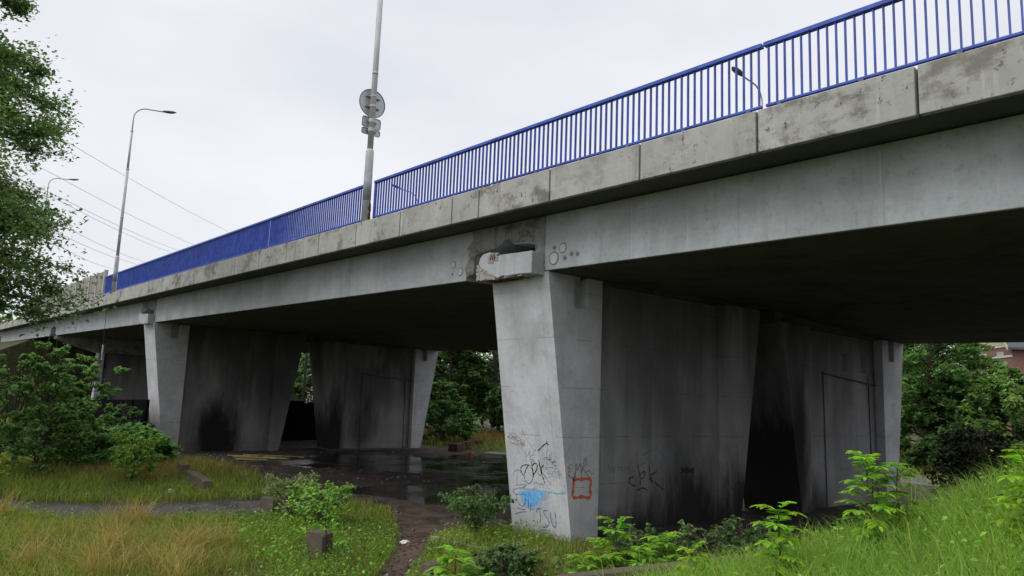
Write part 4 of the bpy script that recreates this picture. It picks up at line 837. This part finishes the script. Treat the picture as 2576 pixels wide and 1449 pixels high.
x, y = XY(7.9, 4.02); sapling(x, y, .78, 12, .26, .085, 'round leaved sapling on the bank just right of the upright one', (.10, .215, .032))
x, y = XY(7.3, 2.58); sapling(x, y, .78, 11, .26, .085, 'short sapling on the bank in front of the dark pier gap', (.125, .25, .026))
x, y = XY(6.4, 4.32); sapling(x, y, .88, 13, .28, .085, 'feathery sapling at the right edge of the picture', (.135, .265, .028))
x, y = XY(8.2, 2.0); sapling(x, y, .42, 8, .22, .08, 'tiny yellow green sapling in the bank grass at the edging', (.15, .26, .03))
X, Y = scatter(420, 10.3, 13.2, lambda X, Y: np.exp(-((DR(X, Y)[1] - 1.75) / 1.0) ** 2) * (Y < 12.6))
o = leafmesh('undergrowth', np.stack([X, Y, ground_h(X, Y) + .62 * rng.random(len(X)) ** 1.3], 1), .11, (.060, .125, .026), None, .9); tag(o, 'leafy green undergrowth round the saplings at the foot of the sooty wall', 'undergrowth', kind='stuff')
x, y = XY(11.6, 1.48); sapling(x, y, 1.15, 12, .40, .125, 'feathery sapling right of the foot of the nearest pier, between two others', (.11, .215, .03))
x, y = XY(11.5, 2.12); sapling(x, y, 1.0, 12, .40, .125, 'feathery sapling before the wall, just left of the black drips', (.105, .22, .03))
x, y = XY(10.9, 1.12); sapling(x, y, .85, 11, .38, .125, 'bright sapling at the bottom edge under the orange square', (.12, .235, .03))
x, y = XY(10.9, -.9); sapling(x, y, .8, 10, .34, .12, 'low bright sapling nearest to the dirt path', (.11, .225, .032))
x, y = XY(11.0, 1.75); sapling(x, y, .85, 12, .36, .12, 'broad sapling low in front of the tall one at the orange square', (.10, .21, .03))
x, y = XY(11.4, 2.75); sapling(x, y, .70, 11, .34, .11, 'sapling behind the middle of the brown edging', (.095, .20, .03))
# thin young tree with a dark bare stem, before the stout block
x, y = XY(15.3, -3.42)
z = gz(x, y); root = empty('young_tree', (x, y, z), 'thin young tree with a dark bare stem in front of the stout concrete block', 'sapling')
tb = MB(); tb.tube([(x, y, z), (x - .02, y, z + .55), (x - .07, y - .02, z + .85), (x - .06, y, z + 1.2), (x - .02, y + .02, z + 1.55)], [.017, .014, .011, .008, .004], 6)
tb.tube([(x - .07, y - .02, z + .85), (x - .3, y - .25, z + 1.08), (x - .5, y - .45, z + 1.15)], [.008, .006, .003], 5); tb.tube([(x - .04, y, z + .7), (x + .12, y + .12, z + .9)], [.006, .003], 5); tb.build('stem', M['cable'], root)
P = []
for cx_, cy_, cz_, k, s in [(-.02, .02, 1.5, 26, .07), (-.5, -.45, 1.12, 60, .16), (-.2, -.2, 1.05, 70, .2), (.12, .12, .95, 36, .12), (-.1, 0, 1.2, 60, .18), (.2, .15, .55, 26, .12)]:
    P.append(np.array([x + cx_, y + cy_, z + cz_]) + rng.normal(size=(k, 3)) * s)
leafmesh('leaves', np.concatenate(P), .10, (.10, .21, .035), root, .7)

# ------------------------------------------------------------------ grasses
def blades(name, label, cat, X, Y, h, w, bend, col, tipcol=None, zoff=0, seedhead=0):
    k = len(X); Z = ground_h(X, Y) - .015; az = rng.uniform(0, 6.283, k); fx, fy = rng.uniform(0, 6.283, k), None
    h = h * rng.uniform(.55, 1.15, k); bd = bend * rng.uniform(.2, 1.4, k) * h
    lv = [(0, 1, 0), (.38, .85, .12), (.74, .6, .5), (1, 0, 1)]
    V = np.zeros((k, 7, 3)); i = 0; sx_, sy_ = -np.sin(fx), np.cos(fx)
    for f_, ww, b_ in lv:
        px = X + np.cos(az) * bd * b_; py = Y + np.sin(az) * bd * b_; pz = Z + h * f_ * (1 - .35 * np.minimum(1, bd / h) * b_)
        if ww == 0: V[:, i] = np.stack([px, py, pz], 1); i += 1
        else:
            V[:, i] = np.stack([px - sx_ * w * ww * .5, py - sy_ * w * ww * .5, pz], 1); V[:, i + 1] = np.stack([px + sx_ * w * ww * .5, py + sy_ * w * ww * .5, pz], 1); i += 2
    base = np.arange(k)[:, None] * 7
    quad = np.concatenate([base + np.array([[0, 1, 3, 2]]), base + np.array([[2, 3, 5, 4]])]); tri = base + np.array([[4, 5, 6]])
    c = np.clip(col * (1 + .16 * rng.normal(size=(k, 1))) * (1 + .06 * rng.normal(size=(k, 3))), .005, .7)
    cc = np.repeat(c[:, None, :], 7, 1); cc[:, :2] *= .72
    o = fastmesh(name, V.reshape(-1, 3), [quad, tri], cc.reshape(-1, 3), M['grass'])
    return tag(o, label, cat, kind='stuff')
green, lime, straw, orange, olive = (np.array(v) for v in ((.18, .26, .052), (.31, .385, .068), (.40, .32, .12), (.36, .21, .09), (.18, .185, .055)))
def dryness(X, Y):
    d, r = DR(X, Y); f = .55 * lump(X, Y, 2)
    for dc, rc, s in ((17.2, -8.9, 1.6), (15.4, -6.3, 1.7), (14.6, -8.0, 1.5), (14.3, -5.0, .9), (28.5, -15.8, 2.0), (31.5, -11.4, 2.6), (34, -10.6, 2.4), (13.9, .1, .7), (12.9, .9, .8)): f = f + 1.15 * np.exp(-((d - dc) ** 2 + (r - rc) ** 2) / s ** 2)
    for dc, rc, s in ((15.5, -3.6, 1.6), (17.5, -4.6, 1.7), (25.3, -11, 2.2)): f = f - 1.2 * np.exp(-((d - dc) ** 2 + (r - rc) ** 2) / s ** 2)
    return f
def gcol(X, Y):
    dr = dryness(X, Y)[:, None]; v = lump(X, Y, 6)[:, None]
    c = green + (lime - green) * np.clip(.5 + .6 * v, 0, 1); u = rng.random((len(X), 1))
    c = np.where(u < np.clip(.07 + .26 * dr, .02, .33), np.where(rng.random((len(X), 1)) < .72, straw, orange), c)
    return np.where((rng.random((len(X), 1)) < .18), olive, c)
open_ = lambda X, Y: (1 - np.clip(1.25 * bare_mask(X, Y), 0, 1)) * (Y < 12.5) * np.clip(.75 + .8 * lump(X, Y, 7), .15, 1)
X, Y = scatter(480, 12.2, 21, lambda X, Y: open_(X, Y) * (DR(X, Y)[1] < 2.2))
d_ = dryness(X, Y); blades('grass', 'short green grass growing between the path, the track and the camera', 'grass', X, Y, .27 + .16 * np.clip(d_, 0, 1), .013, .75, gcol(X, Y))
X, Y = scatter(14, 12.2, 21, lambda X, Y: open_(X, Y) * np.clip(dryness(X, Y) - .2, 0, .5) * (DR(X, Y)[1] < 1.6))
blades('dry_grass', 'tall straw coloured dry grass in the left foreground', 'grass', X, Y, .80, .011, .85, np.where(rng.random((len(X), 1)) < .7, straw * 1.1, orange))
# leaning tufts of dry grass
TX, TY, TH = [], [], []
for i in range(24):
    while True:
        d = rng.uniform(13.2, 20); r = rng.uniform(-.66, -.05) * d; x, y = XY(d, r)
        if rng.random() < np.clip(float(dryness(np.array([x]), np.array([y]))[0]) + .12, 0, 1) and float(open_(np.array([x]), np.array([y]))[0]) > .8: break
    k = int(rng.integers(25, 70)); TX.append(x + rng.normal(size=k) * .10); TY.append(y + rng.normal(size=k) * .10)
TX, TY = np.concatenate(TX), np.concatenate(TY)
blades('dry_grass', 'leaning straw coloured grass tufts in the left foreground', 'grass', TX, TY, .95, .012, 1.0, np.where(rng.random((len(TX), 1)) < .7, straw * 1.1, orange))
X, Y = scatter(150, 21, 38, lambda X, Y: open_(X, Y))
d_ = dryness(X, Y); blades('grass', 'green and brown grass beyond the gravel track', 'grass', X, Y, .38 + .3 * np.clip(d_, 0, 1), .024, .7, gcol(X, Y))
X, Y = scatter(9, 38, 75, lambda X, Y: ((Y > 30) | (Y < 11)) * (1 - np.clip(1.2 * bare_mask(X, Y), 0, 1)))
blades('grass', 'green meadow grass beyond the bridge', 'grass', X, Y, .45, .06, .7, gcol(X, Y))
X, Y = scatter(30, 56, 76, lambda X, Y: np.exp(-((DR(X, Y)[0] - 63) / 5.0) ** 2) * (Y > 33))
blades('dry_grass', 'band of orange dry grass at the far edge of the meadow', 'grass', X, Y, .9, .06, .6, np.where(rng.random((len(X), 1)) < .6, orange * .9, olive))
X, Y = scatter(60, 40, 52, lambda X, Y: (np.abs(DR(X, Y)[1] / DR(X, Y)[0] - .555) < .06) * (Y > 34) * (Y < 39))
X, Y = scatter(220, 25, 38, lambda X, Y: open_(X, Y) * np.clip(sum(np.exp(-((DR(X, Y)[0] - a) ** 2 + (DR(X, Y)[1] - b) ** 2) / c ** 2) for a, b, c in ((28.3, -13.6, 1.5), (31.5, -11.2, 2.2), (34.5, -10.6, 2.3), (30, -14.5, 1.4))), 0, 1) * .8)
blades('dry_grass', 'rusty orange dry grass at the edge of the puddle and before the bushes', 'grass', X, Y, .62, .02, .7, np.where(rng.random((len(X), 1)) < .55, orange * .85, straw * .8))
# the bank at right
X, Y = scatter(1250, 4.6, 10.2, lambda X, Y: (DR(X, Y)[1] > .35) * (Y < 12.5) * sst(.3, 1.2, DR(X, Y)[1]) * 1.0)
v = lump(X, Y, 4)[:, None]; c = green * 1.15 + (lime * 1.12 - green * 1.15) * np.clip(.6 + .6 * v, 0, 1); c = c * np.array([.92, 1.12, 1.15]); c = np.where(rng.random((len(X), 1)) < .04, straw * .9, c)
blades('bank_grass', 'long bright green grass covering the bank at right', 'grass', X, Y, .50, .0085, .75, c)
X, Y = scatter(30, 5.0, 10.4, lambda X, Y: (DR(X, Y)[1] > 1.0) * (Y < 12.5) * .9)
X, Y = scatter(420, 1.6, 10.5, lambda X, Y: ((np.abs(DR(X, Y)[1]) > .70 * DR(X, Y)[0]) | (DR(X, Y)[0] < 4.8)) * (DR(X, Y)[1] > -1.5) * (Y < 12.5) * ((X ** 2 + Y ** 2) > 2.2), 1.6)
blades('bank_grass', 'bright grass on the bank beside and below the camera', 'grass', X, Y, .48, .010, .75, np.where(rng.random((len(X), 1)) < .7, lime, green))
X, Y = scatter(30, 5.0, 10.4, lambda X, Y: (DR(X, Y)[1] > 1.0) * (Y < 12.5) * .9)
blades('bank_grass', 'tall single grass stalks rising above the bank', 'grass', X, Y, .74, .008, .55, np.where(rng.random((len(X), 1)) < .75, lime * 1.05, olive * 1.3))
# low leafy weeds mixed in
def weeds(name, label, X, Y, h, size, col):
    P = np.stack([X, Y, ground_h(X, Y) + h * rng.random(len(X))], 1); o = leafmesh(name, P, size, col, None, .7); return tag(o, label, 'weeds', kind='stuff')
X, Y = scatter(260, 12.5, 20.5, lambda X, Y: open_(X, Y) * (DR(X, Y)[1] < 1.0) * np.clip(-dryness(X, Y) + .35, 0, 1))
weeds('ground_weeds', 'low broad leaved weeds among the foreground grass', X, Y, .34, .075, (.085, .165, .026))
X, Y = scatter(330, 5.0, 10.4, lambda X, Y: (DR(X, Y)[1] > .5) * (Y < 12.3) * np.clip(.4 + lump(X, Y, 3), 0, 1))
weeds('bank_weeds', 'low leafy weeds among the bank grass', X, Y, .42, .055, (.105, .21, .028))
X, Y = scatter(90, 12.8, 19, lambda X, Y: path_mask(X, Y) * .6)
P = np.stack([X, Y, ground_h(X, Y) + .008], 1); tag(leafmesh('dead_leaves', P, .09, (.05, .032, .022), None, 3), 'dead leaves and twigs littering the dirt path', 'leaf litter', kind='stuff')

M['grit'] = tinted('grit', .9, 0)
# stones and rubble on the bare ground
X, Y = scatter(9, 13, 46, lambda X, Y: np.clip(bare_mask(X, Y), 0, 1) * np.clip(.5 + lump(X, Y, 3), .1, 1))
k = len(X); sz = rng.gamma(1.5, .014, k) + .010; o8 = np.array([(1, 0, 0), (0, 1, 0), (-1, 0, 0), (0, -1, 0), (0, 0, .7), (0, 0, -.7)])
V = np.stack([X, Y, ground_h(X, Y) + sz * .2], 1)[:, None, :] + o8[None] * sz[:, None, None] * rng.uniform(.6, 1.4, (k, 6, 3))
T = np.array([(0, 1, 4), (1, 2, 4), (2, 3, 4), (3, 0, 4), (1, 0, 5), (2, 1, 5), (3, 2, 5), (0, 3, 5)])
F = (np.arange(k)[:, None, None] * 6 + T[None]).reshape(-1, 3)
cc = np.repeat(np.array([.13, .115, .105]) * rng.uniform(.4, 2.0, (k, 1)), 6, 0)
tag(fastmesh('pebbles', V.reshape(-1, 3), F, np.clip(cc, 0, .5), M['grit']), 'small stones and grit scattered on the track and the wet ground under the bridge', 'stones', kind='stuff')
